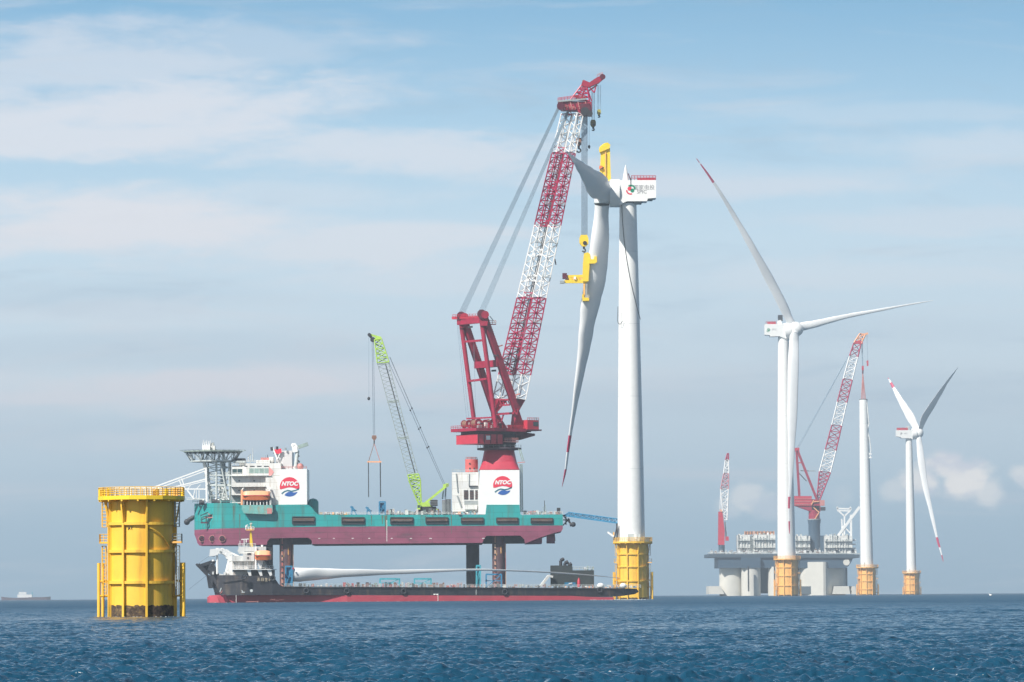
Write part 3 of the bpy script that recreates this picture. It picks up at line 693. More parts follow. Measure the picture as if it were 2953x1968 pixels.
# --- second turbine (right of centre)
T2D = 3600.0
t2 = thing('wind_turbine', 'white three-bladed wind turbine standing in front of the moored platform', 'wind turbine', (P(2270, 1714, T2D).x, T2D, 0), 'white wind turbines')
foundation(t2, 2270, 1612, 1716, 28.6, T2D, R(-22), 0, mats=YO)
tower_mesh(2268.5, 1612, 26.3, 2259, 972, 15.5, T2D).build('tower', t2)
mb = MB(); pbox(mb, 2264, 1598, 2284, 1611, T2D - 6.6, 1, GYL); mb.build('door_box', t2)
nb = nacelle_box(t2, T2D, 2205.5, 2268, 935, [(2205.5, 966), (2220, 967), (2221, 971), (2248, 970), (2262, 976), (2268, 978)], 5.5)
mb = MB(); emblem_spic(mb, P(2216, 953, T2D - 5.55), 1.5, m1=GRNL); mb.build('emblem', nb)
mb = MB(); text_mesh(mb, 'SPIC', 2.2, P(2233, 951, T2D - 5.55), (1, 0, 0), (0, 0, 1), TXT); mb.build('lettering', nb)
mb = MB(); q = [P(2209, 935, T2D - 5), P(2238, 935, T2D - 5), P(2238, 935, T2D + 5), P(2209, 935, T2D + 5)]
mb.rail(q, 2.2, RDL, step=1.3, r=.14, rows=2, closed=True); pbox(mb, 2213, 929, 2237, 935, T2D - 5.1, .3, RDL); mb.build('roof_railing', nb)
mb = MB(); mb.prism([P(a, b, T2D - 3) for a, b in ((2240, 936), (2243, 925), (2252, 923), (2256, 936))], (0, 6, 0), W)
pbox(mb, 2244, 909, 2257, 926, T2D - 1, 3, DK); mb.build('cooler', nb)
mb = MB(); mb.tube(P(2262, 958, T2D), P(2280, 954, T2D), 25 * T2D / F, W, 28); mb.build('generator', t2)
mb = MB(); mb.ball(P(2293, 950, T2D - 1), 22 * T2D / F, W, 24, 14, (1.1, 1, 1)); mb.tube(P(2293, 950, T2D - 1), P(2276, 954, T2D), 21 * T2D / F, W, 24)
mb.tube(P(2289, 945, T2D - 1), P(2283, 937, T2D - 1), 12.5 * T2D / F, WB, 20); mb.tube(P(2292, 950, T2D - 3), P(2291, 963, T2D - 4), 13.5 * T2D / F, WB, 20); mb.build('hub', t2)
blade(t2, [(2285, 940, 11.5, 0), (2278, 926, 12.5, -2), (2258, 882, 15.5, -6), (2222, 812, 15, -12), (2170, 716, 11.5, -22), (2120, 628, 8, -30), (2080, 561, 5.5, -38), (2045, 508, 3.5, -44), (2008, 457, 1, -50)],
      T2D, bands=((.845, .955), (.965, 1.0)), thick=.34, twist0=-.5, twist1=-.4)
blade(t2, [(2305, 944, 12, 0), (2318, 941, 13, 0), (2345, 936, 11.5, -3), (2390, 925, 9, -8), (2450, 911, 6.5, -14), (2530, 896, 4.6, -22), (2610, 881, 2.8, -30), (2692, 867, .8, -38)],
      T2D, thick=.45, serr=.12, twist0=-.45, twist1=-.5)
blade(t2, [(2291.5, 958, 12.5, -4), (2290, 975, 13.5, -5), (2287.5, 1060, 16, -9), (2285, 1180, 15, -11), (2282, 1300, 10, -12), (2279, 1400, 5, -12), (2275.5, 1450, 3.2, -12), (2276, 1505, 2.4, -12), (2277, 1545, .8, -12)],
      T2D, bands=((.808, .868), (.93, .985)), thick=.4, twist0=0, twist1=.2)

# --- bare tower under the far crane
T3D = 4250.0
t3 = thing('turbine_tower', 'white tower without nacelle or rotor, slung from the far crane by pale red slings', 'turbine tower', (P(2501, 1713, T3D).x, T3D, 0))
foundation(t3, 2501, 1636, 1715, 23.5, T3D, R(-10), 0, mats=YO)
tower_mesh(2500, 1636, 18.5, 2490, 1153, 11.8, T3D).build('tower', t3)
mb = MB(); c = P(2490, 1153, T3D); mb.lathe((c.x, c.y), [(11.9 / F * T3D, c.z - .2), (11.9 / F * T3D, c.z + .5)], DK, 24); mb.build('top_flange', t3)
mb = MB(); pr = None
for (px, py) in ((2500, 1158), (2503, 1190), (2506, 1222), (2501, 1240), (2508, 1268), (2512, 1300), (2508, 1313), (2513, 1320)):
    p = P(px, py, T3D - 2.5)
    if pr: mb.tube(pr, p, .45, W, 5)
    pr = p
mb.box(P(2504, 1312, T3D - 3), P(2513, 1308, T3D - 1), W); mb.box(P(2504, 1322, T3D - 3), P(2513, 1318, T3D - 1), W); mb.build('access_hose', t3)
mb = MB(); pbox(mb, 2491, 1622, 2504, 1633, T3D - 6, 1, GYL); mb.build('door_box', t3)
mb = MB()
for a in (-6, -2, 2, 6): mb.tube(P(2490 + a, 1152, T3D), P(2488, 1076, T3D), .42, PINK, 5)
mb.box(P(2485.5, 1068, T3D - 1), P(2490.5, 1056, T3D + 1), RDL); mb.tube(P(2488, 1078, T3D), P(2488, 1066, T3D), .8, RDM, 6)
tag(mb.build('lifting_sling', None, P(2488, 1060, T3D)), 'pale red slings and shackle block holding the top of the bare tower', 'sling')

# --- farthest turbine
T4D = 4700.0
t4 = thing('wind_turbine', 'farthest white wind turbine at the right, one dark blade raised in shade', 'wind turbine', (P(2629, 1714, T4D).x, T4D, 0), 'white wind turbines')
foundation(t4, 2629, 1652, 1715, 19.5, T4D, R(-22), 0, mats=YO)
tower_mesh(2628.5, 1652, 14.2, 2621, 1266, 9.3, T4D).build('tower', t4)
mb = MB(); pbox(mb, 2622, 1640, 2635, 1650, T4D - 5, 1, GYL); mb.build('door_box', t4)
nb = nacelle_box(t4, T4D, 2585, 2632, 1241, [(2585, 1259), (2596, 1260.5), (2600, 1264), (2628, 1265), (2632, 1268)], 5.5)
mb = MB(); text_mesh(mb, 'SPIC', 2.0, P(2612, 1251, T4D - 5.55), (1, 0, 0), (0, 0, 1), TXT); mb.build('lettering', nb)
mb = MB(); emblem_spic(mb, P(2599, 1251, T4D - 5.55), 1.2, m1=TXT, m2=TXT); mb.build('emblem', nb)
mb = MB(); pbox(mb, 2586, 1234, 2618, 1241, T4D - 5.4, .4, RDL); pbox(mb, 2614, 1229, 2623, 1241, T4D - 5.2, 8, GYL); mb.build('roof_railing', nb)
mb = MB(); mb.tube(P(2630, 1253, T4D), P(2643, 1250, T4D), 16 * T4D / F, W, 24); mb.build('generator', t4)
mb = MB(); mb.ball(P(2650, 1249, T4D), 13.5 * T4D / F, W, 20, 12, (1, 1, 1.1)); mb.build('hub', t4)
blade(t4, [(2647, 1243, 7.5, 0), (2640, 1230, 10, 4), (2626, 1204, 13, 8), (2610, 1177, 10.5, 14), (2592, 1146, 7.5, 22), (2575, 1115, 4.2, 30), (2561, 1090, .8, 38)],
      T4D, bands=((.80, .89), (.965, 1.0)), thick=.4, twist0=.3, twist1=.2)
blade(t4, [(2654, 1244, 6, 1), (2657, 1230, 9.5, -3), (2667, 1203, 13, -6), (2686, 1173, 12, -11), (2708, 1138, 9, -16), (2733, 1100, 4.6, -22), (2763, 1060, .8, -28)],
      T4D, thick=.16, twist0=-.7, twist1=-.7)
blade(t4, [(2650, 1262, 7, -1), (2651, 1276, 8.5, -3), (2657, 1330, 10.5, -7), (2668, 1400, 8.5, -11), (2686, 1480, 5.5, -16), (2703, 1555, 3.2, -20), (2713, 1590, 2.2, -22), (2720, 1620, .8, -23)],
      T4D, bands=((.80, .88), (.945, 1.0)), thick=.4)

# ---------------------------------------------------------------- jack-up crane vessel
VD = 1645.0; VS = F / VD
jv = thing('jack_up_vessel', 'long teal and plum jack-up vessel raised on legs above the barge', 'jack-up vessel', (P(1080, 1728, VD).x, VD, 0))
BEAM = 38.0
def vp(px, py, dy=0): return P(px, py, VD + dy)
def loft(mb, secs, m, smooth=False):
    """secs: list of rings of equal length (3D points); closed skin with end caps"""
    n = len(secs[0]); vs = [p for s in secs for p in s]
    fs = [(k * n + i, k * n + (i + 1) % n, (k + 1) * n + (i + 1) % n, (k + 1) * n + i) for k in range(len(secs) - 1) for i in range(n)]
    mb.add(vs, fs, m, smooth); e = (len(secs) - 1) * n
    mb.add(vs, [tuple(range(n))[::-1], tuple(range(e, e + n))], m)
def split_hull(name, outline_top, outline_bot, ymid, m_top, m_bot, D, beam, parent, taper):
    """side view stations (px); upper band ymid->top, lower band bottom->ymid; taper(px) narrows the hull in plan"""
    mb = MB()
    for (upper, m) in ((True, m_top), (False, m_bot)):
        secs = []
        for (px, yt), (_, yb) in zip(outline_top, outline_bot):
            ym = ymid(px); a, b = (yt, min(ym, yb)) if upper else (min(ym, yb - .2), yb)
            ins = taper(px) * beam / 2
            n_, f_ = ins, beam - ins
            secs.append([P(px, b, D) + Vector((0, n_, 0)), P(px, a, D) + Vector((0, n_, 0)), P(px, a, D) + Vector((0, f_, 0)), P(px, b, D) + Vector((0, f_, 0))])
        loft(mb, secs, m)
    return mb.build(name, parent)
def itp(tab, x):
    if x <= tab[0][0]: return tab[0][1]
    for (a, b), (c, d) in zip(tab[:-1], tab[1:]):
        if x <= c: return b + (d - b) * (x - a) / max(c - a, 1e-6)
    return tab[-1][1]
topt = [(553, 1451), (683, 1451), (690, 1456), (884, 1456), (892, 1458), (900, 1465), (908, 1476), (918, 1485), (1396, 1485), (1400, 1484), (1403, 1456), (1498, 1456), (1501, 1484), (1506, 1486), (1623, 1484)]
bott = [(560, 1556), (563, 1566), (570, 1573), (769, 1572), (771, 1562), (778, 1553), (888, 1551), (898, 1558), (900, 1570), (1391, 1566), (1394, 1558), (1402, 1546), (1500, 1545), (1512, 1556), (1514, 1568), (1560, 1550), (1600, 1537), (1619, 1533), (1623, 1526)]
xs_ = sorted(set([a for a, _ in topt] + [a for a, _ in bott] + [553, 557, 565, 580, 600, 620, 640]))
ot = [(x, itp(topt, x)) for x in xs_]; ob_ = [(x, itp([(553, 1540)] + bott, x)) for x in xs_]
ytp = [(553, 1527), (700, 1523), (1000, 1518), (1623, 1516)]
taper = lambda x: max(0, (1 - (x - 553) / 95.0)) ** 1.7 * .72 if x < 648 else 0
split_hull('hull', ot, ob_, lambda x: itp(ytp, x), TEAL, PURP, VD, BEAM, jv, taper)
# spudcan recesses: dark boxes behind the arches, keel plate, stern skeg
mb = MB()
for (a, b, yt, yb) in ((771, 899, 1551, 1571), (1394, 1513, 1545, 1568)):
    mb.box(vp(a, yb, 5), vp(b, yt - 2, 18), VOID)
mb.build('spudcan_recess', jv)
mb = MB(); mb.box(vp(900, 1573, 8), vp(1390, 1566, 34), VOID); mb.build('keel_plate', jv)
mb = MB(); mb.prism([vp(1514, 1568, 2), vp(1563, 1567, 2), vp(1564, 1541, 2), vp(1520, 1548, 2)], (0, 32, 0), PURP); mb.build('skeg', jv)
th = MB(); th.tube(vp(1583, 1537, 8), vp(1583, 1550, 8), .9, PURP, 12); th.tube(vp(1576, 1554, 4.5), vp(1600, 1554, 4.5), 1.9, PURP, 18)
th.prism([vp(1578, 1543, 6), vp(1600, 1541, 6), vp(1602, 1560, 6), vp(1590, 1567, 6), vp(1580, 1564, 6)], (0, 2, 0), RDM); th.build('stern_thruster', jv)
# bow thruster openings
for px in (582, 612, 640.5):
    tb = MB(); tp = max(0, (1 - (px - 553) / 95.0)) ** 1.7 * .72 * BEAM / 2
    c = vp(px, 1554, tp - .45)
    n = 24; tb.tube(c, c + Vector((0, 1.2, 0)), 1.32, PINK, 24); tb.tube(c - Vector((0, .05, 0)), c + Vector((0, .3, 0)), 1.12, VOID, 24)
    for k in range(6):
        a = k * math.pi / 3; tb.bar(c - Vector((0, .12, 0)), c + Vector((1.05 * math.cos(a), -.12, 1.05 * math.sin(a))), .22, RDM)
    tb.build('bow_thruster', jv)
# hull pockets with fender frames
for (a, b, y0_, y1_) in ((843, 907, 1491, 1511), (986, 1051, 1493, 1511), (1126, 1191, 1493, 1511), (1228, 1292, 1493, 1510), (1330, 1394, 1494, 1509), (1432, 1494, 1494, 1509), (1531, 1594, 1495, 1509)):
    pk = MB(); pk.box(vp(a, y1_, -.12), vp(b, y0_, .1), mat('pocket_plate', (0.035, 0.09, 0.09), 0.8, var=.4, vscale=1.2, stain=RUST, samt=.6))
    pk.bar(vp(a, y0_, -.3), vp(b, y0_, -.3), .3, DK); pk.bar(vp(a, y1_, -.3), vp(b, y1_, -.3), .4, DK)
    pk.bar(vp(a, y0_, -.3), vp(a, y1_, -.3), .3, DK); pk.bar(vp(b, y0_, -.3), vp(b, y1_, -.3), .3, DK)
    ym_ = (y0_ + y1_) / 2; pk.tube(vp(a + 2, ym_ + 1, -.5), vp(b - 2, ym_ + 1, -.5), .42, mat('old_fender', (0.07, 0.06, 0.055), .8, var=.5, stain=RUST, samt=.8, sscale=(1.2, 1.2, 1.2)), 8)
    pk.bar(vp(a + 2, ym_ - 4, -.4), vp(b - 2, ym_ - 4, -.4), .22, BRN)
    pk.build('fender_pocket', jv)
# rust weeps, draught marks and valves along the hull side
mk = MB(); rg = random.Random(4)
for px in (918, 960, 1014, 1062, 1127, 1182, 1238, 1390): mk.box(vp(px, 1554, -.04), vp(px + rg.uniform(5, 8), 1552.3, .1), WS)
mk.box(vp(1115, 1562, -.04), vp(1116.2, 1500, .1), WS); mk.build('draught_marks', jv)
for (px, w_, ya, yb) in ((1100, 5, 1487, 1512), (1108, 9, 1487, 1530), (1070, 3, 1487, 1515), (1300, 3, 1487, 1540), (690, 3, 1483, 1560), (1226, 2, 1488, 1510), (672, 4, 1460, 1500)):
    r_ = MB(); r_.prism([vp(px, ya, -.02), vp(px + w_, ya, -.02), vp(px + w_ * .7, yb, -.02), vp(px + w_ * .4, yb, -.02)], (0, .1, 0), mat('rust_weep', (0.10, 0.14, 0.10), .8, var=.4, stain=RUST, samt=.9, sscale=(1.5, 1.5, .3)))
    r_.build('rust_streak', jv)
# legs
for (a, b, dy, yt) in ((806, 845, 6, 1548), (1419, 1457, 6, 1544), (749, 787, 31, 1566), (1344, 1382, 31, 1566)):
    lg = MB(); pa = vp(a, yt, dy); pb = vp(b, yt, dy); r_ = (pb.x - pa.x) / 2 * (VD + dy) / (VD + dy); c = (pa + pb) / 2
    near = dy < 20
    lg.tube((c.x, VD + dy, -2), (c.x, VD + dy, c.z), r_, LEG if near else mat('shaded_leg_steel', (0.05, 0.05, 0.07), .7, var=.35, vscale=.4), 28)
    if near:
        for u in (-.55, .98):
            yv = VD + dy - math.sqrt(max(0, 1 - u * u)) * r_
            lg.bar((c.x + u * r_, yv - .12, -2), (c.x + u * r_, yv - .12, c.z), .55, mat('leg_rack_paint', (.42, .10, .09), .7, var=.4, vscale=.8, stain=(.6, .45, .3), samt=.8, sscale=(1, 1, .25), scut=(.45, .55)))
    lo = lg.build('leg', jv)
    if near:
        hx = c.x - .55 * r_; yv = VD + dy - math.sqrt(1 - .3) * r_ - .48
        hh = MB()
        for k in range(9):
            z = c.z - 3.2 - k * 2.15; hh.tube((hx, yv, z), (hx, yv + .2, z), .38, VOID, 10)
        hh.build('pin_holes', lo)
        pt = MB(); z1 = vp(0, 1586, dy).z; z0 = vp(0, 1612, dy).z
        pt.prism([(c.x - .35 * r_, VD + dy - r_ * .955, z0), (c.x + .4 * r_, VD + dy - r_ * .955, z0 + .8), (c.x + .38 * r_, VD + dy - r_ * .955, z1), (c.x - .25 * r_, VD + dy - r_ * .955, z1)], (0, .3, 0), mat('leg_orange_patch', (.75, .38, .10), .6, var=.3, vscale=.6, stain=(.8, .7, .5), samt=.8, sscale=(.8, .8, .8)))
        pt.build('paint_patch', lo)

# forward superstructure
def vbox(mb, xa, ya, xb, yb, d0, d1, m): return mb.box(vp(xa, yb, d0), Vector((vp(xb, ya, d0).x, VD + d1, vp(xb, ya, d0).z)), m)
ac = MB(); vbox(ac, 668, 1372, 783, 1452, 3, 34, WS); vbox(ac, 708, 1336, 810, 1372, 2, 30, WS); vbox(ac, 766, 1372, 812, 1456, 1.5, 34, WS); vbox(ac, 668, 1345, 708, 1373, 5, 30, WS)
acc = ac.build('accommodation', jv)
tb = MB(); vbox(tb, 738, 1327, 778, 1336, 6, 24, WS); vbox(tb, 690, 1333, 704, 1345, 8, 20, WS); tb.build('top_house', acc)
for (a, b, ya, yb, n, g) in ((669, 699, 1353, 1366, 2, GLASS), (718, 776, 1351, 1365, 4, GLASSG)):
    w_ = (b - a) / n
    for k in range(n):
        wn = MB(); d = 4.93 if a < 700 else 1.93
        vbox(wn, a + k * w_ + .8, ya, a + (k + 1) * w_ - .8, yb, d, d + .1, g); wn.build('window', acc)
sl_ = MB()
for (a, b, m_) in ((669, 699, DK), (705, 713, DK), (721, 734, DK), (741, 754, DK), (761, 775, DK)): vbox(sl_, a, 1344, b, 1346.5, 1.9, 2.0, m_)
sl_.build('roof_slots', acc)
dl = MB()
for (ya, xa, xb) in ((1372, 668, 783), (1404, 668, 767), (1428, 668, 700)):
    vbox(dl, xa - 2, ya, xb, ya + 1.6, 1.0, 3.2, GYL if ya < 1400 else DK)
dl.build('deck_ledges', acc)
for (px, py) in ((690, 1387), (733, 1387), (690, 1415), (733, 1415), (712, 1441)):
    ph = MB(); c = vp(px, py, 2.95); ph.tube(c, c + Vector((0, .2, 0)), .34, GLASS, 12); ph.build('porthole', acc)
rl = MB(); rl.rail([vp(668, 1345, 5.2), vp(705, 1345, 5.2)], 1.1, WS, 1.5, .07); rl.rail([vp(709, 1336, 2.3), vp(809, 1336, 2.3)], 1.1, WS, 1.5, .07)
rl.rail([vp(668, 1372, 2.0), vp(705, 1372, 2.0)], 1.1, WS, 1.5, .06); rl.rail([vp(668, 1404, 1.4), vp(765, 1404, 1.4)], 1.1, WS, 1.5, .06); rl.build('railing', acc)
lw = MB(); vbox(lw, 668, 1432, 700, 1448, 2.9, 3.0, GY); lw.build('lower_bay', acc)
# masts and aerials on the bridge roof
am = MB()
am.tube(vp(729, 1330, 10), vp(729, 1292, 10), .22, GYL, 6, r2=.08); am.tube(vp(722, 1333, 10), vp(723, 1312, 10), .15, GYL, 6); am.tube(vp(716, 1333, 10), vp(716, 1318, 10), .15, W, 6)
am.bar(vp(714, 1318, 10), vp(724, 1310, 10), .25, GY); am.bar(vp(765, 1329, 10), vp(765, 1314, 10), .2, GY); am.bar(vp(770, 1329, 10), vp(772, 1312, 10), .2, DK)
vbox(am, 752, 1320, 776, 1328, 8, 14, PINK); vbox(am, 776, 1318, 788, 1334, 8, 16, WS); am.build('aerials', acc)
fs_ = MB(); vbox(fs_, 796, 1300, 842, 1354, 12, 26, mat('funnel_pale', (.62, .60, .60), .5, var=.1, vscale=.2)); fo = fs_.build('funnel', jv)
fm = MB(); fm.bar(vp(786, 1291, 11), vp(800, 1325, 11), .5, W); fm.bar(vp(812, 1296, 11), vp(800, 1325, 11), .3, W); fm.tube(vp(783, 1290, 11), vp(785, 1300, 11), .55, DK, 8); fm.tube(vp(799, 1288, 11), vp(799, 1296, 11), .5, DK, 8); fm.tube(vp(823, 1292, 11), vp(823, 1298, 11), .4, GY, 8)
fm.bar(vp(788, 1308, 11), vp(801, 1298, 11), .3, DK); fm.build('exhaust_mast', fo)
fg = MB(); fg.prism([vp(790, 1297, 10.8), vp(811, 1294, 10.8), vp(812, 1306, 10.8), vp(802, 1310, 10.8), vp(794, 1307, 10.8)], (0, .25, 0), REDL); fg.build('red_flag', fo)
# forward jacking house and its emblem
def ntoc(mb, c, r):
    c = Vector(c)
    def pp(u, v, k=1): return c + Vector((u * r, -.03 * k, v * r))
    n = 40
    # wave line v(u): rises left, dips right
    wl = lambda u: -.16 + .13 * math.sin((u + .5) * 2.6) - .05 * u
    pts = []
    for k in range(n + 1):
        a = math.pi * (1.07 - 1.12 * k / n); u, v = math.cos(a), math.sin(a); pts.append((u, v))
    low = [(1 - 2 * k / 16, wl(1 - 2 * k / 16)) for k in range(1, 16)]
    mb.prism([pp(u, v) for u, v in pts + low], (0, .06, 0), REDL)
    # blue bowl
    up_ = [(-.52, -.82), (-.40, -.66), (-.15, -.50), (.15, -.47), (.45, -.56), (.80, -.50)]
    arc = [(math.cos(a), math.sin(a)) for a in [R(-38 - 80 * k / 12) for k in range(13)]]
    mb.prism([pp(u, v) for u, v in up_ + [(x * .97, y * .97) for x, y in arc]], (0, .06, 0), BLUEL)
    mb.prism([pp(u, v) for u, v in ((-.86, -.62), (-.55, -.40), (-.2, -.28), (.2, -.36), (.55, -.30), (.98, -.12), (.95, -.26), (.6, -.42), (.2, -.50), (-.2, -.42), (-.5, -.52), (-.76, -.74))], (0, .05, 0), mat('logo_teal', (.02, .14, .20), .5, var=.03))
    text_mesh(mb, 'NTOC', r * .56, pp(0, .32, 2.5), (1, 0, 0), (0, 0, 1), W, shear=.25, offset=.03 * r)
fh = MB(); vbox(fh, 809, 1353, 885, 1456, 0.15, 20, W); fho = fh.build('jacking_house', jv)
lg = MB(); ntoc(lg, vp(835, 1405, .12), 28.5 / VS); lg.build('emblem', fho)
sg_ = MB(); sg_.prism([vp(775, 1346, 1.9), vp(786, 1356, 1.9), vp(790, 1362, 1.9), vp(784, 1370, 1.9), vp(775, 1376, 1.9)], (0, .12, 0), mat('faded_logo_red', (.75, .32, .30), .5, var=.05)); sg_.build('emblem_arc', acc)
pr_ = MB(); pr_.rail([vp(811, 1353, .3), vp(884, 1353, .3)], 1.0, PINK, 1.3, .07); pr_.build('railing', fho)
kc = MB(); kc.tube(vp(852, 1353, 8), vp(858, 1300, 8), .7, GYL, 8); kc.bar(vp(845, 1352, 8), vp(858, 1325, 8), .4, W); kc.bar(vp(862, 1352, 8), vp(855, 1322, 8), .4, DK)
kc.bar(vp(843, 1298, 8), vp(858, 1296, 8), 2.0, W); kc.bar(vp(848, 1280, 8), vp(858, 1296, 8), 1.2, W); kc.ball(vp(846, 1285, 8), .9, W, 10, 6)
kc.bar(vp(860, 1290, 8), vp(888, 1281, 8), 1.4, GYG); kc.bar(vp(872, 1286, 8), vp(884, 1284, 8), 1.0, GYG); kc.ball(vp(866, 1346, 8), 1.3, PINK, 10, 6)
kc.bar(vp(853, 1306, 8), vp(862, 1318, 8), .8, DK); kc.bar(vp(853, 1322, 8), vp(864, 1334, 8), .6, DK)
tag(kc.build('knuckle_crane', None, vp(856, 1353, 8)), 'small white and grey knuckle crane standing on the white forward house', 'crane')
tk = MB(); c = vp(903, 1457, 10); tk.lathe((c.x, VD + 10), [(2.1, c.z - 5), (2.1, c.z + 1.2), (1.4, c.z + 2.2), (.1, c.z + 2.6)], TEAL, 20); tk.build('deck_tank', jv)
# helideck and its lattice column
hd = MB(); c = vp(614.5, 1303, 12); rr_ = 85.5 / VS
hd.lathe((c.x, c.y), [(rr_ * .96, c.z - .45), (rr_, c.z - .25), (rr_, c.z + .25), (.2, c.z + .3)], mat('helideck_plate', (.22, .27, .24), .7, var=.2), 16, caps=False, smooth=False)
hdo = hd.build('helideck', jv)
net = MB()
for k in range(32):
    a = 2 * math.pi * k / 32; net.bar((c.x + rr_ * math.cos(a), c.y + rr_ * math.sin(a), c.z), (c.x + (rr_ + 1.5) * math.cos(a), c.y + (rr_ + 1.5) * math.sin(a), c.z + .5), .1, GYG)
net.lathe((c.x, c.y), [(rr_ + 1.5, c.z + .5), (rr_ + 1.42, c.z + .42)], GY, 32, caps=False); net.build('safety_net', hdo)
tr = MB(); z1 = c.z - .4; z2 = vp(614, 1331, 12).z; rb_ = 68 / VS * .95; nn = 12
for k in range(nn):
    a = 2 * math.pi * k / nn; a2 = 2 * math.pi * (k + 1) / nn; am_ = (a + a2) / 2
    T_ = lambda q, r_, z: (c.x + r_ * math.cos(q), c.y + r_ * math.sin(q), z)
    tr.bar(T_(a, rr_ * .93, z1), T_(a, rb_, z2), .32, GYL); tr.bar(T_(a, rb_, z2), T_(a2, rb_, z2), .5, GYL)
    tr.bar(T_(a, rb_, z2), T_(am_, rr_ * .93, z1), .26, GYL); tr.bar(T_(am_, rr_ * .93, z1), T_(a2, rb_, z2), .26, GYL)
    tr.bar(T_(a, rb_ * .5, z1), T_(a, rb_ * .55, z2), .3, GYL); tr.bar(T_(a, rb_, z2), T_(a + math.pi, rb_, z2), .3, GYL); tr.bar(T_(a, rr_ * .9, z1), T_(a + math.pi, rr_ * .9, z1), .3, GY)
tr.build('deck_truss', hdo)
for (q0, q1, n, m_) in (((592, 660, 1332), (608, 662, 1448), 7, GYL),):
    sp_ = MB(); a0, a1, yA = q0; b0, b1, yB = q1
    A = [vp(a0, yA, 7), vp(a1, yA, 7), vp(a1, yA, 17), vp(a0, yA, 17)]; B = [vp(b0, yB, 7), vp(b1, yB, 7), vp(b1, yB, 17), vp(b0, yB, 17)]
    sp_.lattice(A, B, n, .26, .15, GYL, 2); sp_.build('support_lattice', hdo)
for (xa, ya, xb, yb, r_, m_, dy) in ((589, 1333, 612, 1447, .75, W, 9), (624, 1333, 624, 1452, .4, GYL, 7), (636, 1333, 656, 1440, .3, GYL, 6), (664, 1333, 664, 1448, .4, GYL, 8), (600, 1333, 604, 1448, .3, GYL, 16), (643, 1333, 643, 1450, 1.0, mat('pale_blue_steel', (.5, .6, .66), .4, var=.1), 14),
                             (640, 1400, 646, 1452, 1.6, W, 10), (664, 1333, 640, 1440, .25, GYL, 7), (588, 1372, 668, 1372, .35, GYL, 7), (592, 1401, 668, 1401, .3, GYL, 7)):
    cp = MB(); cp.tube(vp(xa, ya, dy), vp(xb, yb, dy), r_, m_, 10); cp.build('column', hdo)
rm = MB(); vbox(rm, 583, 1286, 606, 1301, 10, 14, W)
for k in range(5): rm.tube(vp(585 + 5 * k, 1290, 11), vp(587 + 5 * k, 1269 + (k % 2) * 3, 11), .28, W, 6, r2=.08)
rm.tube(vp(612, 1300, 12), vp(612, 1278, 12), .6, WS, 8); rm.bar(vp(606, 1282, 12), vp(618, 1280, 12), 1.0, GY); rm.bar(vp(607, 1290, 12), vp(624, 1297, 12), .4, WS); vbox(rm, 608, 1286, 620, 1300, 11, 15, WS)
rm.build('radar_mast', hdo)
hp = MB(); vbox(hp, 676, 1322, 706, 1332, 8, 14, DK); vbox(hp, 672, 1329, 706, 1335, 6, 16, GYL); hp.build('access_platform', hdo)
# white boarding gangway reaching left over the near foundation
gw = MB()
for d in (6, 9):
    gw.bar(vp(431, 1410, d), vp(596, 1350, d), .5, W); gw.bar(vp(455, 1409, d), vp(596, 1357, d), .35, W)
    gw.bar(vp(480, 1411, d), vp(594, 1382, d), .5, W); gw.bar(vp(500, 1411, d), vp(594, 1387, d), .3, W)
    gw.bar(vp(400, 1411, d), vp(597, 1411, d), .5, W); gw.bar(vp(330, 1414, d), vp(597, 1440, d) + Vector((0, 0, 0)), .1, W)
    gw.bar(vp(538, 1440, d), vp(600, 1440, d), .5, GYL); gw.bar(vp(516, 1383, d), vp(528, 1411, d), .4, W); gw.bar(vp(524, 1380, d), vp(534, 1411, d), .4, W)
    gw.bar(vp(540, 1414, d), vp(560, 1440, d), .6, W); gw.bar(vp(562, 1412, d), vp(556, 1440, d), .3, W); gw.bar(vp(574, 1412, d), vp(574, 1440, d), .3, W); gw.bar(vp(566, 1412, d), vp(566, 1440, d), .25, W)
    for k in range(7): gw.bar(vp(410 + 26 * k, 1411, d), vp(410 + 26 * k + 12, 1398 if k > 3 else 1404, d), .22, W)
    gw.bar(vp(594, 1350, d), vp(596, 1448, d), .7, W)
for k in range(10): gw.bar(vp(420 + 18 * k, 1411, 6), vp(420 + 18 * k, 1411, 9), .25, W)
gw.build('boarding_gangway', jv)
# bow gear
ba = MB(); ba.tube(vp(537, 1506, 14), vp(558, 1492, 14), .9, DK, 10); ba.tube(vp(545, 1497, 14), vp(562, 1490, 14), .6, VOID, 10); ba.ball(vp(539, 1506, 14), 1.2, DK, 10, 6); ba.build('bow_fairlead', jv)
ar = MB(); d = 3
for (a, b, c_, e) in ((580, 1500, 640, 1474), (584, 1492, 645, 1476), (578, 1488, 600, 1478), (590, 1494, 628, 1492), (600, 1482, 620, 1492), (612, 1480, 632, 1488)): ar.bar(vp(a, b, d), vp(c_, e, d), .35, PINK if b % 4 else DK)
ar.bar(vp(582, 1492, d), vp(582, 1508, d), .3, DK); ar.bar(vp(595, 1490, d), vp(595, 1508, d), .3, DK); ar.bar(vp(579, 1508, d), vp(598, 1508, d), .5, RDM); ar.build('anchor_rack', jv)
for (px, py) in ((582, 1450), (618, 1447), (626, 1449), (655, 1448), (648, 1450)):
    wn = MB(); c = vp(px, py, 5); wn.tube(c - Vector((1, 0, 0)), c + Vector((1, 0, 0)), .95, DK, 12); wn.tube(c - Vector((.3, 0, 1)), c + Vector((.8, 0, 1.2)), .4, WS, 6); wn.build('mooring_winch', jv)
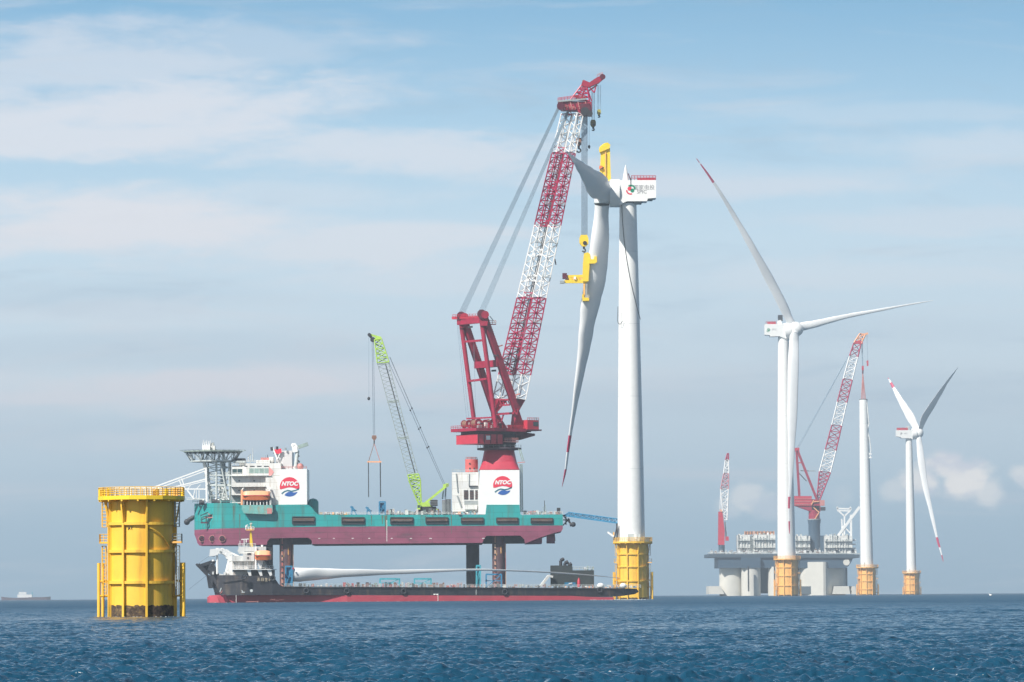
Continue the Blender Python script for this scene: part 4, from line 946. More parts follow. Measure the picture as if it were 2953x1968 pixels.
# lifeboat sponson
lb = MB(); lb.prism([vp(697, 1457, -2.2), vp(785, 1457, -2.2), vp(787, 1476, -2.2), vp(780, 1484, -2.2), vp(704, 1481, -2.2), vp(697, 1470, -2.2)], (0, 3.2, 0), mat('worn_sponson_paint', (.16, .42, .38), .6, var=.25, vscale=.5, stain=(.35, .2, .1), samt=.7, sscale=(.8, .8, .4)))
lb.box(vp(770, 1482, -2.35), vp(784, 1466, -2.2), PINK); spo = lb.build('boat_platform', jv)
bs = MB(); bs.box(vp(700, 1457, -.2), vp(782, 1442, .3), VOID)
for k in range(9): bs.bar(vp(703 + 9.5 * k, 1457, -2), vp(703 + 9.5 * k, 1443, -1), .3, WS if k % 3 else GY)
bs.bar(vp(697, 1414, -1), vp(697, 1457, -1.6), .7, ORL); bs.bar(vp(781, 1420, -1), vp(781, 1457, -1.6), .5, GY); bs.bar(vp(697, 1416, -1), vp(702, 1409, 1), .5, WS); bs.bar(vp(776, 1418, -1), vp(780, 1409, 1), .5, WS); bs.build('davits', spo)
def lifeboat(xa, xb, yt, yb, D, label, wd=3.2, group='orange lifeboats'):
    c = P((xa + xb) / 2, yb, D); root = thing('lifeboat', label, 'lifeboat', c, group)
    hl = (P(xb, yb, D).x - P(xa, yb, D).x) / 2; H = P(0, yt, D).z - P(0, yb, D).z
    for (nm, z0, z1, m_, f0, f1) in (('boat_hull', 0, .48, OR, .62, 1.0), ('canopy', .50, 1.0, ORL, .96, .55)):
        mb = MB(); secs = []
        for k in range(13):
            t = -1 + 2 * k / 12; e = (1 - abs(t) ** 4); wz = wd / 2 * (e ** .5 if e > 0 else 0) + .06
            secs.append([Vector((c.x + t * hl, D - wz * f0, c.z + (z0 + (.10 * abs(t) ** 3 if nm == 'boat_hull' else 0)) * H)), Vector((c.x + t * hl, D - wz * f1, c.z + (z1 - (0 if nm == 'boat_hull' else .12 * abs(t) ** 3)) * H)),
                         Vector((c.x + t * hl, D + wz * f1, c.z + (z1 - (0 if nm == 'boat_hull' else .12 * abs(t) ** 3)) * H)), Vector((c.x + t * hl, D + wz * f0, c.z + (z0 + (.10 * abs(t) ** 3 if nm == 'boat_hull' else 0)) * H))])
        loft(mb, secs, m_); mb.build(nm, root)
    mb = MB(); mb.box((c.x - hl * .98, D - wd / 2 - .12, c.z + .47 * H), (c.x + hl * .97, D + wd / 2 + .12, c.z + .53 * H), RDL); mb.build('gunwale', root)
    return root
lifeboat(699, 780, 1416, 1443, VD - 1.2, 'long orange lifeboat in davits below the white bridge of the jack-up vessel')

# aft machinery house, crane tower
mh = MB(); vbox(mh, 1303.5, 1362, 1380, 1476, 3, 30, WS); mho = mh.build('machinery_house', jv)
for (a, b) in ((1338, 1350), (1355, 1366), (1370.5, 1377.5)):
    gr = MB(); vbox(gr, a, 1414, b, 1441, 2.85, 3.0, DK)
    for k in range(1, 5): vbox(gr, a, 1414 + 5.4 * k, b, 1415 + 5.4 * k, 2.75, 2.85, BRN)
    gr.build('vent_grille', mho)
gr = MB(); vbox(gr, 1339, 1444, 1378, 1456, 2.8, 3, GY); gr.build('vent_grille', mho)
gr = MB(); vbox(gr, 1352, 1401, 1378, 1404, 2.2, 3, DK); gr.build('awning', mho)
for (a, b, e, f, w_) in ((1353, 1367, 1352, 1400, .25), (1315, 1366, 1320, 1420, .35), (1318, 1430, 1330, 1462, .5)): gr = MB(); gr.bar(vp(a, b, 2.8), vp(e, f, 2.8), w_, GY); gr.build('pipe', mho)
gr = MB(); vbox(gr, 1340, 1457, 1376, 1470, 1.8, 2.98, WS); gr.build('lower_cabin', mho)
rl = MB(); rl.rail([vp(1304, 1362, 3.2), vp(1379, 1362, 3.2)], 1.0, GYL, 1.6, .07); rl.build('railing', mho)
tk = MB(); c = vp(1360, 1362, 8); tk.lathe((c.x, VD + 8), [(18.5 / VS, c.z), (18.5 / VS, c.z + 37 / VS)], mat('faded_tank_red', (.60, .12, .11), .5, var=.1), 24)
for (dx, dz) in ((-5, 10), (-5, 24), (8, 10)): tk.tube((c.x + dx / VS, VD + 8 - 18.2 / VS, c.z + dz / VS), (c.x + dx / VS, VD + 8 - 19.6 / VS, c.z + dz / VS), .35, DK, 8)
tk.rail([(c.x + 2.2 * math.cos(a), VD + 8 + 2.2 * math.sin(a), c.z + 37 / VS) for a in [k * math.pi / 4 for k in range(8)]], .8, PINK, 1.2, .06, closed=True)
tk.build('red_tank', mho)
ct = MB()
A = [vp(1379, 1472, .2), vp(1403, 1472, .2), vp(1403, 1457, .2), vp(1498, 1457, .2), vp(1497, 1356, .2), vp(1384, 1356, .2)]
ct.prism([vp(1379, 1484, .2), vp(1403, 1484, .2), vp(1403, 1458, .25), vp(1498, 1458, .25), vp(1498, 1356, .2), vp(1384, 1356, .2), vp(1379, 1420, .2)], (0, 21, 0), W)
cto = ct.build('crane_tower', jv)
lg = MB(); ntoc(lg, vp(1449.5, 1401, .16), 27.5 / VS); lg.build('emblem', cto)
cn = MB(); c = vp(1440, 1357, 10.5); zt = vp(0, 1300, 10.5).z; n = 36
# square base morphs to a round collar
lo = [Vector(((vp(1381, 1357, .4)).x, VD + .4, c.z)), Vector((vp(1498, 1357, .4).x, VD + .4, c.z)), Vector((vp(1498, 1357, .4).x, VD + 21, c.z)), Vector((vp(1381, 1357, .4).x, VD + 21, c.z))]
ring0 = []; ring1 = []; ring05 = []
rt_ = 41.5 / VS
for i in range(n):
    a = 2 * math.pi * i / n; ca, sa = math.cos(a), math.sin(a); k = 1 / max(abs(ca), abs(sa))
    hx = (lo[1].x - lo[0].x) / 2; hy = 10.3
    ring0.append(Vector((c.x + ca * k * hx, VD + 10.7 + sa * k * hy, c.z))); ring1.append(Vector((c.x, VD + 10.7, zt)) + Vector((ca * rt_, sa * rt_, 0)))
    ring05.append(Vector((c.x + ca * (k * hx * .55 + rt_ * .45), VD + 10.7 + sa * (k * hy * .55 + rt_ * .45), c.z + (zt - c.z) * .35)))
vs = ring0 + ring05 + ring1
cn.add(vs, [(i, (i + 1) % n, n + (i + 1) % n, n + i) for i in range(n)], mat('tower_red', (.44, .03, .06), .5, var=.12, vscale=.3), True)
cn.add(vs, [(n + i, n + (i + 1) % n, 2 * n + (i + 1) % n, 2 * n + i) for i in range(n)], mat('tower_red', (.4, .03, .06), .5), True)
cn.build('tower_cone', cto)
# ladder tower beside the crane tower
ld = MB(); ld.lattice([vp(1499, 1340, 4), vp(1506, 1340, 4), vp(1506, 1340, 6), vp(1499, 1340, 6)], [vp(1501, 1476, 4), vp(1508, 1476, 4), vp(1508, 1476, 6), vp(1501, 1476, 6)], 14, .12, .1, GYG, 2)
ld.bar(vp(1492, 1335, 2), vp(1514, 1333, 2), .3, PINK); ld.bar(vp(1506, 1330, 2), vp(1496, 1295, 4), .25, GYG); ld.bar(vp(1511, 1330, 2), vp(1501, 1297, 4), .25, GYG); ld.build('stair_tower', cto)
# stern fairlead frame, blue gangway
sf = MB(); 
for (a, b, c_, e) in ((1623, 1486, 1646, 1512), (1624, 1500, 1644, 1500), (1623, 1516, 1642, 1496), (1632, 1490, 1632, 1514), (1638, 1495, 1648, 1514)): sf.bar(vp(a, b, 8), vp(c_, e, 8), .45, DK)
sf.tube(vp(1643, 1514, 8), vp(1654, 1512, 8), .75, DK, 10); sf.ball(vp(1653, 1513, 8), 1.0, VOID, 10, 6); sf.build('stern_fairlead', jv)
bg_ = MB(); A = [vp(1626, 1487, 10), vp(1626, 1487, 12), vp(1640, 1478, 12), vp(1640, 1478, 10)]; B = [vp(1781, 1509, -18), vp(1781, 1509, -16), vp(1781, 1497, -16), vp(1781, 1497, -18)]
bg_.lattice(A, B, 15, .22, .15, BL, 2); bg_.bar(A[0], B[0], .5, BL); bg_.build('blue_gangway', jv)
ex = MB(); vbox(ex, 1606, 1465, 1616, 1482, 6, 9, DK); ex.bar(vp(1571, 1484, 6), vp(1570, 1444, 6), .25, DK); ex.bar(vp(1571, 1484, 6), vp(1566, 1462, 6), .2, GYG); ex.bar(vp(1577, 1484, 6), vp(1572, 1456, 6), .2, GYG)
ex.build('aft_mast', jv)
# deck railing and clutter along the open deck
rl = MB(); rl.rail([vp(920, 1486, .3), vp(1395, 1486, .3)], 1.1, WS, 2.2, .06); rl.rail([vp(1508, 1487, .3), vp(1622, 1484, .3)], 1.1, WS, 2.2, .06); rl.rail([vp(556, 1451, 12), vp(668, 1451, 1)], 1.1, TEAL, 2.2, .06)
rl.build('deck_railing', jv)
rg = random.Random(21)
deckm = [WS, BRN, GY, DK, PINK, BLT, WS, YO, GYG, ORL]
def deck_gear(xa, xb, y, dmin, dmax, count, hmax, Dd, parent_rg, names, labels, group, mats_=deckm):
    for i in range(count):
        px = xa + (xb - xa) * (i + parent_rg.uniform(.1, .9)) / count; w_ = parent_rg.uniform(3, 10); h = parent_rg.uniform(3, hmax); dd = parent_rg.uniform(dmin, dmax)
        k = i % len(names); m_ = mats_[parent_rg.randrange(len(mats_))]; m2 = mats_[parent_rg.randrange(len(mats_))]
        b = P(px, y, Dd + dd); s_ = F / (Dd + dd); w2 = w_ / s_ / 2; hh = h / s_; dp = parent_rg.uniform(.8, 1.8)
        mb = MB()
        if names[k] == 'deck_winch':
            mb.tube(b + Vector((-w2 * .8, 0, hh * .5)), b + Vector((w2 * .8, 0, hh * .5)), hh * .48, m_, 12); mb.box(b + Vector((-w2, -dp / 2, 0)), b + Vector((-w2 * .8, dp / 2, hh)), m2); mb.box(b + Vector((w2 * .8, -dp / 2, 0)), b + Vector((w2, dp / 2, hh)), m2); mb.box(b + Vector((-w2, -dp / 2, 0)), b + Vector((w2, dp / 2, .18)), m2)
        elif names[k] == 'pipe_rack':
            for j in range(4): mb.tube(b + Vector((-w2, -.5 + .3 * j, hh * .6 + .1 * (j % 2))), b + Vector((w2, -.5 + .3 * j, hh * .6 + .1 * (j % 2))), .18, m_, 8)
            for q in (-.7, .7): mb.bar(b + Vector((q * w2, -.8, hh * .4)), b + Vector((q * w2, .8, hh * .4)), .15, m2); mb.bar(b + Vector((q * w2, -.8, 0)), b + Vector((q * w2, -.8, hh)), .15, m2); mb.bar(b + Vector((q * w2, .8, 0)), b + Vector((q * w2, .8, hh)), .15, m2)
        else:
            mb.box(b + Vector((-w2, -dp, 0)), b + Vector((w2, dp, hh)), m_)
            for q in (-1, -.33, .33, 1): mb.bar(b + Vector((q * w2 * .97, -dp - .04, 0)), b + Vector((q * w2 * .97, -dp - .04, hh)), .12, m2)
            mb.bar(b + Vector((-w2, -dp - .05, hh)), b + Vector((w2, -dp - .05, hh)), .14, m2); mb.bar(b + Vector((-w2, -dp - .05, .1)), b + Vector((w2, -dp - .05, .1)), .14, m2)
        tag(mb.build(names[k], None, b), labels[k], names[k].replace('_', ' '), group)
deck_gear(925, 1010, 1485, 1.5, 6, 14, 10, VD, rg, ['equipment_box', 'pipe_rack', 'deck_winch'], ['small box among the low gear on the forward open deck of the jack-up vessel', 'short pipe rack among the low gear on the forward open deck of the jack-up', 'small winch among the low gear on the forward open deck of the jack-up'], 'low gear on the forward open deck', [WS, YO, PINK, ORL, BRN, WS, GY])
deck_gear(1110, 1300, 1485, 1.5, 8, 34, 17, VD, rg, ['equipment_box', 'pipe_rack', 'deck_winch', 'equipment_box'], ['box among the gear packed round the lime green crane', 'pipe rack among the gear packed round the lime green crane', 'winch among the gear packed round the lime green crane', 'box among the gear packed round the lime green crane'], 'gear packed round the lime green crane', [WS, BRN, DK, DK, GYG, BRN, GY, PINK])
deck_gear(1305, 1400, 1484, .8, 2.5, 12, 9, VD, rg, ['equipment_box', 'deck_winch'], ['box in front of the white machinery house of the jack-up vessel', 'winch in front of the white machinery house of the jack-up vessel'], 'gear in front of the machinery house', [WS, ORL, GYG, WS, BLT, BRN])
deck_gear(1510, 1620, 1484, 1.5, 8, 18, 13, VD, rg, ['equipment_box', 'deck_winch', 'pipe_rack'], ['box on the aft deck of the jack-up vessel by its stern', 'winch on the aft deck of the jack-up vessel by its stern', 'pipe rack on the aft deck of the jack-up vessel by its stern'], 'gear on the aft deck', [WS, GY, DK, BRN, WS, GYG, PINK])
def blue_frame(nm, label, cat, xa, xb, yt, yb, D, m_, solid=False, grp=None):
    b = P((xa + xb) / 2, yb, D); root = thing(nm, label, cat, b, grp)
    for d in (0, 2.4):
        f = MB(); 
        for px in (xa, xb): f.bar(P(px, yb, D + d), P(px, yt, D + d), .5, m_)
        f.bar(P(xa, yt, D + d), P(xb, yt, D + d), .55, m_); f.bar(P(xa, yb, D + d), P(xb, yt, D + d), .28, m_); f.bar(P(xa, (yt + yb) / 2, D + d), P(xb, (yt + yb) / 2, D + d), .28, m_)
        f.build('side_frame', root)
    f = MB()
    for px in (xa, xb):
        for y in (yt, yb): f.bar(P(px, y, D), P(px, y, D + 2.4), .4, m_)
    if solid: f.box(P(xa + 2, yb - 3, D + .6), P(xb - 2, yt + 3, D + 2), m_)
    f.build('cross_tie', root)
    return root
blue_frame('blue_tower', 'tall blue steel tower on the open deck of the jack-up vessel', 'steel tower', 1094, 1111, 1448, 1485, VD + 2, BL, True)
def blue_gantry(px, label, h=20):
    b = vp(px, 1485, 2.5); root = thing('blue_gantry', label, 'gantry', b, 'slanted blue gantries')
    f = MB()
    for d in (0, 1.8): f.bar(vp(px - 4, 1485, 2.5 + d), vp(px - 2, 1485 - h, 2.5 + d), .5, BL); f.bar(vp(px - 2, 1485 - h, 2.5 + d), vp(px + 10, 1485, 2.5 + d), .5, BL)
    f.build('leg_frame', root); f = MB(); f.bar(vp(px - 7, 1485 - h, 2.5), vp(px + 5, 1485 - h * .55, 2.5), .7, BL); f.bar(vp(px - 2, 1485 - h * .5, 2.5), vp(px + 9, 1485 - h * .5, 4.3), .4, BL); f.build('brace', root)
blue_gantry(1018, 'slanted blue gantry alone towards the bow end of the open deck', 24)
blue_gantry(1062, 'slanted blue gantry leaning beside the tall blue tower on deck', 22)
for (a, b, yt, lb_, m_) in ((1275, 1283, 1443, 'narrow dark red container on end by the white machinery house', RDM), (1284, 1300, 1440, 'dark grey container on end against the white machinery house', DK)):
    cb = MB(); vbox(cb, a, yt, b, 1484, 3, 8, m_)
    for k in range(4): cb.bar(vp(a + (b - a) * (k + .5) / 4, yt + 1, 2.93), vp(a + (b - a) * (k + .5) / 4, 1483, 2.93), .2, GY)
    tag(cb.build('container', None, vp((a + b) / 2, 1484, 5)), lb_, 'container')

# ---------------------------------------------------------------- main red crane
KD = VD + 10.7
def kp(px, py, dy=0): return P(px, py, KD + dy)
kc = thing('offshore_crane', 'huge crimson crane with red and white twin lattice boom on the jack-up vessel', 'crane', kp(1440, 1299))
c = kp(1440, 1299)
sl2 = MB(); z = lambda y: kp(1440, y).z
sl2.lathe((c.x, KD), [(5.6, z(1300)), (8.6, z(1298)), (8.6, z(1293)), (6.2, z(1291)), (6.2, z(1283)), (6.5, z(1282)), (6.5, z(1264)), (6.9, z(1263)), (6.9, z(1248))], mat('slew_dark', (.05, .03, .045), .6, var=.3), 32)
for k in range(24):
    a = 2 * math.pi * k / 24; p = Vector((c.x + 8.5 * math.cos(a), KD + 8.5 * math.sin(a), z(1293))); sl2.bar(p, p + Vector((0, 0, 1.2)), .1, GY)
for yy in (1270, 1276, 1287): sl2.lathe((c.x, KD), [(6.6, z(yy)), (6.75, z(yy)), (6.75, z(yy - 1)), (6.6, z(yy - 1))], GY, 32, caps=False)
sl2.build('slew_ring', kc)
PH = R(36); H = Vector((math.cos(PH), math.sin(PH), 0)); Lr = Vector((math.sin(PH), -math.cos(PH), 0))   # heading, and the crane's right side (towards the camera)
# machinery platform, oriented with the crane
pf = MB(); zc = z(1243)
def kl(h, l, zz): return Vector((c.x, KD, zz)) + H * h + Lr * l
def kbox(mb, h0, h1, l0, l1, z0, z1, m): return mb.hexa([kl(h0, l0, z0), kl(h1, l0, z0), kl(h1, l1, z0), kl(h0, l1, z0)], [kl(h0, l0, z1), kl(h1, l0, z1), kl(h1, l1, z1), kl(h0, l1, z1)], m)
kbox(pf, -17, 6.5, -8.5, 8.5, z(1247), z(1238), RD); kbox(pf, 6.5, 11, -6, 6, z(1247), z(1240), RD)
kbox(pf, -14, 9, -6, 6, z(1258), z(1247), RDM); pf.prism([kl(6, 5.8, z(1247)), kl(13, 5.8, z(1251)), kl(13, 5.8, z(1257)), kl(6, 5.8, z(1270))], -Lr * 11.6, RDM)
pf.build('platform', kc)
eb = MB(); kbox(eb, -15.5, -3.5, -7, 7.2, z(1283), z(1256), RDL)
for q in (-15.5, -12.5, -9.5, -6.5, -3.6): kbox(eb, q, q + .3, 7.2, 7.4, z(1283), z(1256), RDM)
ebo = eb.build('engine_house', kc); eb = MB(); kbox(eb, -11.6, -9.7, 7.42, 7.52, z(1272), z(1260), W); eb.build('name_board', ebo)
wk = MB(); kbox(wk, -3.3, 3.2, 7, 8.2, z(1278), z(1275), PINK); wk.rail([kl(-3.2, 8.1, z(1275)), kl(3.2, 8.1, z(1275))], 1.2, PINK, 1.2, .1, 3); wk.rail([kl(-17, 8.4, z(1238)), kl(6, 8.4, z(1238))], 1.1, RDL, 1.5, .08); wk.rail([kl(-17, 8.4, z(1238)), kl(-17, -8.4, z(1238))], 1.1, RDL, 1.5, .08); wk.build('walkway', kc)
cb = MB(); kbox(cb, 7, 12.5, 5.5, 9, z(1241), z(1213), RDL); kbox(cb, 6.5, 13.4, 4.8, 9.6, z(1244), z(1240), RDM); cbo = cb.build('cab', kc)
cb = MB(); kbox(cb, 12.51, 12.6, 5.9, 8.6, z(1232), z(1218), GLASS); kbox(cb, 9.8, 12.1, 9.0, 9.08, z(1230), z(1218), GLASS); cb.rail([kl(7, 9, z(1213)), kl(12.5, 9, z(1213))], .9, RDL, 1, .08); cb.build('window', cbo)
for (h, l, r_) in ((-13.5, 3.5, 1.7), (-10, 3, 1.55), (-6.6, 3.5, 1.7), (-3, 2.8, 1.5), (-13, -3.5, 1.6), (-8.5, -3.5, 1.6), (-4, -3.5, 1.5)):
    dr = MB(); q = kl(h, l, z(1238) + r_ + .25); dr.tube(q - Lr * 1.6, q + Lr * 1.6, r_ * .8, BRN, 20); dr.tube(q - Lr * 1.75, q - Lr * 1.55, r_, RD, 20); dr.tube(q + Lr * 1.55, q + Lr * 1.75, r_, RD, 20)
    dr.tube(q + Lr * 1.75, q + Lr * 1.85, r_ * .4, WS, 10); q2 = kl(h, l, z(1238)); dr.bar(q2 - Lr * 1.8, q2 - Lr * 1.8 + Vector((0, 0, r_)), .5, RD); dr.bar(q2 + Lr * 1.8, q2 + Lr * 1.8 + Vector((0, 0, r_)), .5, RD); dr.build('winch_drum', kc)
rg = random.Random(9)
for k in range(12):
    gb = MB(); h = rg.uniform(-15.5, 2); l = rg.uniform(5.5, 7.6); q = rg.uniform(.5, 1.1); hh = rg.uniform(.8, 2.2)
    kbox(gb, h, h + q * 1.4, l, l + q, z(1238), z(1238) + hh, (DK, GY, RD, RDL, WS, RDM)[k % 6]); gb.build('machinery_cabinet', kc)
# A-frame: one pair of legs each side
tops = {}
for sgn, (xt, yt, xr, yr, xf, yf, fdy) in ((-1, (1334, 924, 1366, 1206, 1427, 1190, 0)), (1, (1393, 918, 1430, 1234, 1490, 1184, 0))):
    d = -sgn * 5.6
    A_ = MB(); A_.tube(kp(xt - 4, yt + 10, d - 6), kp(xr, yr, d - 7), .88, RD, 16); A_.build('rear_leg', kc)
    A_ = MB(); A_.bar(kp(xt + 4, yt, d - 6), kp(xf, yf, d + 3), 1.9, RD, 2.4)
    for k in range(40): t_ = k / 40; A_.bar(kp(xt + 4, yt, d - 7.6).lerp(kp(xf, yf, d + 1.4), t_) + Vector((1.0, 0, 0)), kp(xt + 4, yt, d - 7.6).lerp(kp(xf, yf, d + 1.4), t_) + Vector((1.7, 0, .2)), .12, RDM)
    A_.build('front_leg', kc)
    A_ = MB(); q = kp(xt, yt - 6, d - 6)
    A_.prism([kp(xt - 13, yt + 2, d - 7.5), kp(xt + 15, yt + 2, d - 7.5), kp(xt + 12, yt + 22, d - 7.5), kp(xt - 8, yt + 22, d - 7.5)], (0, 3, 0), RD)
    for k in range(5): A_.tube(kp(xt - 4, yt - 12, d - 8.4 + k * .9), kp(xt - 4, yt - 12, d - 8.0 + k * .9), 1.75, RDM, 20)
    for k in range(5): A_.tube(kp(xt + 6, yt - 10, d - 8.4 + k * .9), kp(xt + 6, yt - 10, d - 8.0 + k * .9), 1.5, RD, 20)
    A_.build('head_sheaves', kc)
    F_ = MB(); F_.prism([kl(1.5 if sgn < 0 else 2, 5.6 * sgn + .6, z(1238)), kl(8, 5.6 * sgn + .6, z(1238)), kp(xf + 6, yf - 4, d + 2), kp(xf - 5, yf - 4, d + 2)], -Lr * 1.6, RD); F_.build('boom_pedestal', kc)
A_ = MB(); A_.bar(kp(1306, 918, .5), kp(1404, 915, -12), 1.2, RDL, 1.0); A_.bar(kp(1322, 930, -.5), kp(1398, 923, -12), 1.6, RD, 2.2); A_.rail([kp(1305, 917, -2), kp(1404, 914, -13)], 1.2, RDL, 1.4, .08); A_.build('top_walkway', kc)
for (a, b, c_, e, w_, t) in ((1338, 986, 1393, 982, .8, -7), (1351, 1100, 1405, 1093, .8, -7), (1374, 1054, 1440, 1048, 2.6, -3), (1432, 1195, 1484, 1192, .8, 0), (1452, 1196, 1444, 1222, .5, 0), (1346, 1208, 1428, 1204, .6, -7)):
    A_ = MB(); A_.bar(kp(a, b, t + 5), kp(c_, e, t - 5), w_, RD); A_.build('cross_beam', kc)
A_ = MB(); A_.rail([kp(1400, 934, -12), kp(1430, 936, -12)], 1.4, PINK, 1.3, .1, 2); A_.bar(kp(1402, 936, -12), kp(1430, 936, -12), .4, RDM); A_.bar(kp(1412, 912, -12), kp(1430, 934, -12), .3, GY)
for (a, b) in ((1349, 944), (1423, 1026), (1417, 1070)): A_.bar(kp(a, b, -9), kp(a + 14, b - 1, -9), .7, DK)
for (a, b) in ((1426, 1012), (1436, 1000), (1486, 1140)): A_.bar(kp(a, b, -8), kp(a + 14, b - 4, -8), .5, PINK)
A_.build('service_platforms', kc)
# twin lattice boom
def boom_ring(py, which):
    """four chord points of the left (-1) or right (+1) half of the boom at photo height py"""
    f = (1150 - py) / (1150 - 327); xl = 1421 + (1619 - 1421) * f; xr_ = 1516 + (1682 - 1516) * f
    dyc = 3 - 15 * f; wid = xr_ - xl
    if which < 0: a, b = xl, xl + wid * .47
    else: a, b = xr_ - wid * .47, xr_
    w = b - a; dn = 2.6 - .5 * f; base = dyc + (4.6 if which < 0 else -4.6) * (1 - .3 * f)
    s1 = w * .42
    return [kp(a, py + 1, base + dn), kp(a + s1, py - 1, base - dn), kp(b, py + 3, base - dn + 1), kp(b - s1, py + 1, base + dn + 1)]
BW = [WS, RD, WS, RD, WS]
BW[0] = BW[2] = BW[4] = mat('boom_white', (.82, .81, .79), .45, var=.05)
BR = mat('boom_red', (.42, .015, .075), .45, var=.2)
cuts = [1150, 1080, 858, 648, 440, 327]
cols = [BW[0], BR, BW[0], BR, BW[0]]
nb_ = [4, 15, 15, 15, 9]
for which in (-1, 1):
    for k in range(5):
        bm = MB(); bm.lattice(boom_ring(cuts[k], which), boom_ring(cuts[k + 1], which), nb_[k], .27, .15, cols[k], 2 if k in (1, 3) else 1)
        bm.build('boom_section', kc)
for y, m_ in ((1078, BR), (1000, BR), (975, BR), (860, BR), (810, BW[0]), (735, BW[0]), (652, BR), (560, BR), (540, BR), (442, BR), (330, BR)):
    ti = MB(); a = boom_ring(y, -1); b = boom_ring(y, 1); a2 = boom_ring(y - 16, -1); b2 = boom_ring(y - 16, 1)
    for i, j in ((1, 0), (2, 3), (3, 0)): ti.bar(a[i], b[j], .3, m_)
    ti.bar(a[1], b2[0], .22, m_); ti.bar(a2[1], b[0], .22, m_); ti.bar(a[0], b[2], .25, m_); ti.bar(a2[1], b2[0], .3, m_); ti.build('cross_tie', kc)
for which, xf, yf in ((-1, 1428, 1192), (1, 1491, 1188)):
    ft = MB(); q = boom_ring(1150, which); p = kp(xf, yf, 3 - which * 5)
    ft.hexa([p + Vector((-.6, .6, 0)), p + Vector((-.6, -.6, 0)), p + Vector((.6, -.6, 0)), p + Vector((.6, .6, 0))], q, RD if which < 0 else RDM); ft.build('boom_foot', kc)
ft = MB(); q0 = boom_ring(1162, -1); q1 = boom_ring(1162, 1); q2 = boom_ring(1184, -1)[2]
ft.bar(kp(1440, 1153, 2), kp(1470, 1153, 0), .6, RD); ft.bar(kp(1440, 1170, 2), kp(1470, 1168, 0), .6, RD)
for k in range(4): ft.bar(kp(1440 + 8 * k, 1153, 2), kp(1447 + 8 * k, 1169, 1), .3, RD)
ft.build('foot_brace', kc)
for which in (-1, 1):        # service platforms and rails up the boom
    for y in (1040, 930, 800, 700, 590, 500, 390):
        pl = MB(); q = boom_ring(y, which); pl.bar(q[1] + Vector((-.2, -.5, 0)), q[2] + Vector((.3, -.5, 0)), .5, GY, .15); pl.rail([q[1] + Vector((-.2, -.7, 0)), q[2] + Vector((.3, -.7, 0))], 1.0, GYL, 1, .06); pl.build('service_platform', kc)
cw = MB(); 
for (a, b) in ((1080, 858), (858, 648), (648, 440)):   # cable tray up the middle of the boom
    qa = boom_ring(a, -1)[2]; qb = boom_ring(b, -1)[2]; qc = boom_ring(a, 1)[0]; qd = boom_ring(b, 1)[0]
    cw.bar(qa.lerp(qc, .5) + Vector((0, 1, 0)), qb.lerp(qd, .5) + Vector((0, 1, 0)), .55, mat('tray_red', (.42, .02, .05), .5) if (a != 858) else mat('tray_dark', (.2, .17, .15), .6))
    cw.bar(qa + Vector((-.6, 1, 0)), qb + Vector((-.6, 1, 0)), .35, RDM if a != 858 else GY)
cw.build('cable_tray', kc)
TD = -12; HO = T1D + 3 - KD
def tp(px, py, dy=0): return kp(px, py, TD + dy)
hdm = MB(); hdm.prism([tp(1609, 292, -4), tp(1706, 293, -4), tp(1707, 332, -4), tp(1672, 330, -4), tp(1665, 318, -4), tp(1620, 316, -4), tp(1609, 308, -4)], (0, 7, 0), RD)
hdm.prism([tp(1672, 300, -4.6), tp(1700, 298, -4.6), tp(1707, 333, -4.6), tp(1682, 334, -4.6)], (0, 1, 0), RDM)
hdm.rail([tp(1609, 292, -4), tp(1665, 284, -4), tp(1690, 286, -4)], 1.2, RDL, 1.2, .1, 3); hdm.bar(tp(1608, 293, -4.5), tp(1690, 286, -4.5), .6, GY)
for k in range(7): hdm.bar(tp(1622 + 11 * k, 293, -4.2), tp(1628 + 11 * k, 316 + (k > 4) * 12, -4.2), .35, RDM if k % 2 else PINK)
hdm.rail([tp(1666, 318, -5), tp(1707, 330, -5)], 1.1, RDM, 1.0, .09, 2); hdm.rail([tp(1612, 308, -4.6), tp(1660, 316, -4.6)], .9, PINK, 1.0, .08, 2)
hdo_ = hdm.build('boom_head', kc)
for k in range(5): 
    sh = MB(); sh.tube(tp(1617, 306, -4.8 + 1.6 * k), tp(1617, 306, -4.3 + 1.6 * k), 1.5, RDM, 16); sh.build('sheave', hdo_)
for (px, py, r_) in ((1687, 322, 1.7), (1700, 328, 1.2)):
    sh = MB(); sh.tube(tp(px, py, -5.6), tp(px, py, -5.0), r_, DK, 16); sh.build('sheave', hdo_)
jb = MB(); jb.lattice([tp(1645, 288, -4), tp(1700, 292, -4), tp(1700, 292, 2), tp(1645, 288, 2)], [tp(1677, 246, -3), tp(1692, 248, -3), tp(1692, 248, 1), tp(1677, 246, 1)], 4, .3, .2, BR, 2)
jb.bar(tp(1692, 250, -3), tp(1706, 292, -3), .5, BR); jb.bar(tp(1660, 288, -3), tp(1684, 250, -3), .6, RD); jb.bar(tp(1676, 288, -3), tp(1688, 250, -3), .6, RD); jb.build('fly_lattice', kc)
jb = MB(); jb.prism([tp(1676, 247, -3.5), tp(1698, 252, -3.5), tp(1726, 240, -3.5), tp(1742, 226, -3.5), tp(1738, 217, -3.5), tp(1722, 223, -3.5), tp(1700, 238, -3.5), tp(1684, 231, -3.5), tp(1678, 238, -3.5)], (0, 3, 0), RD)
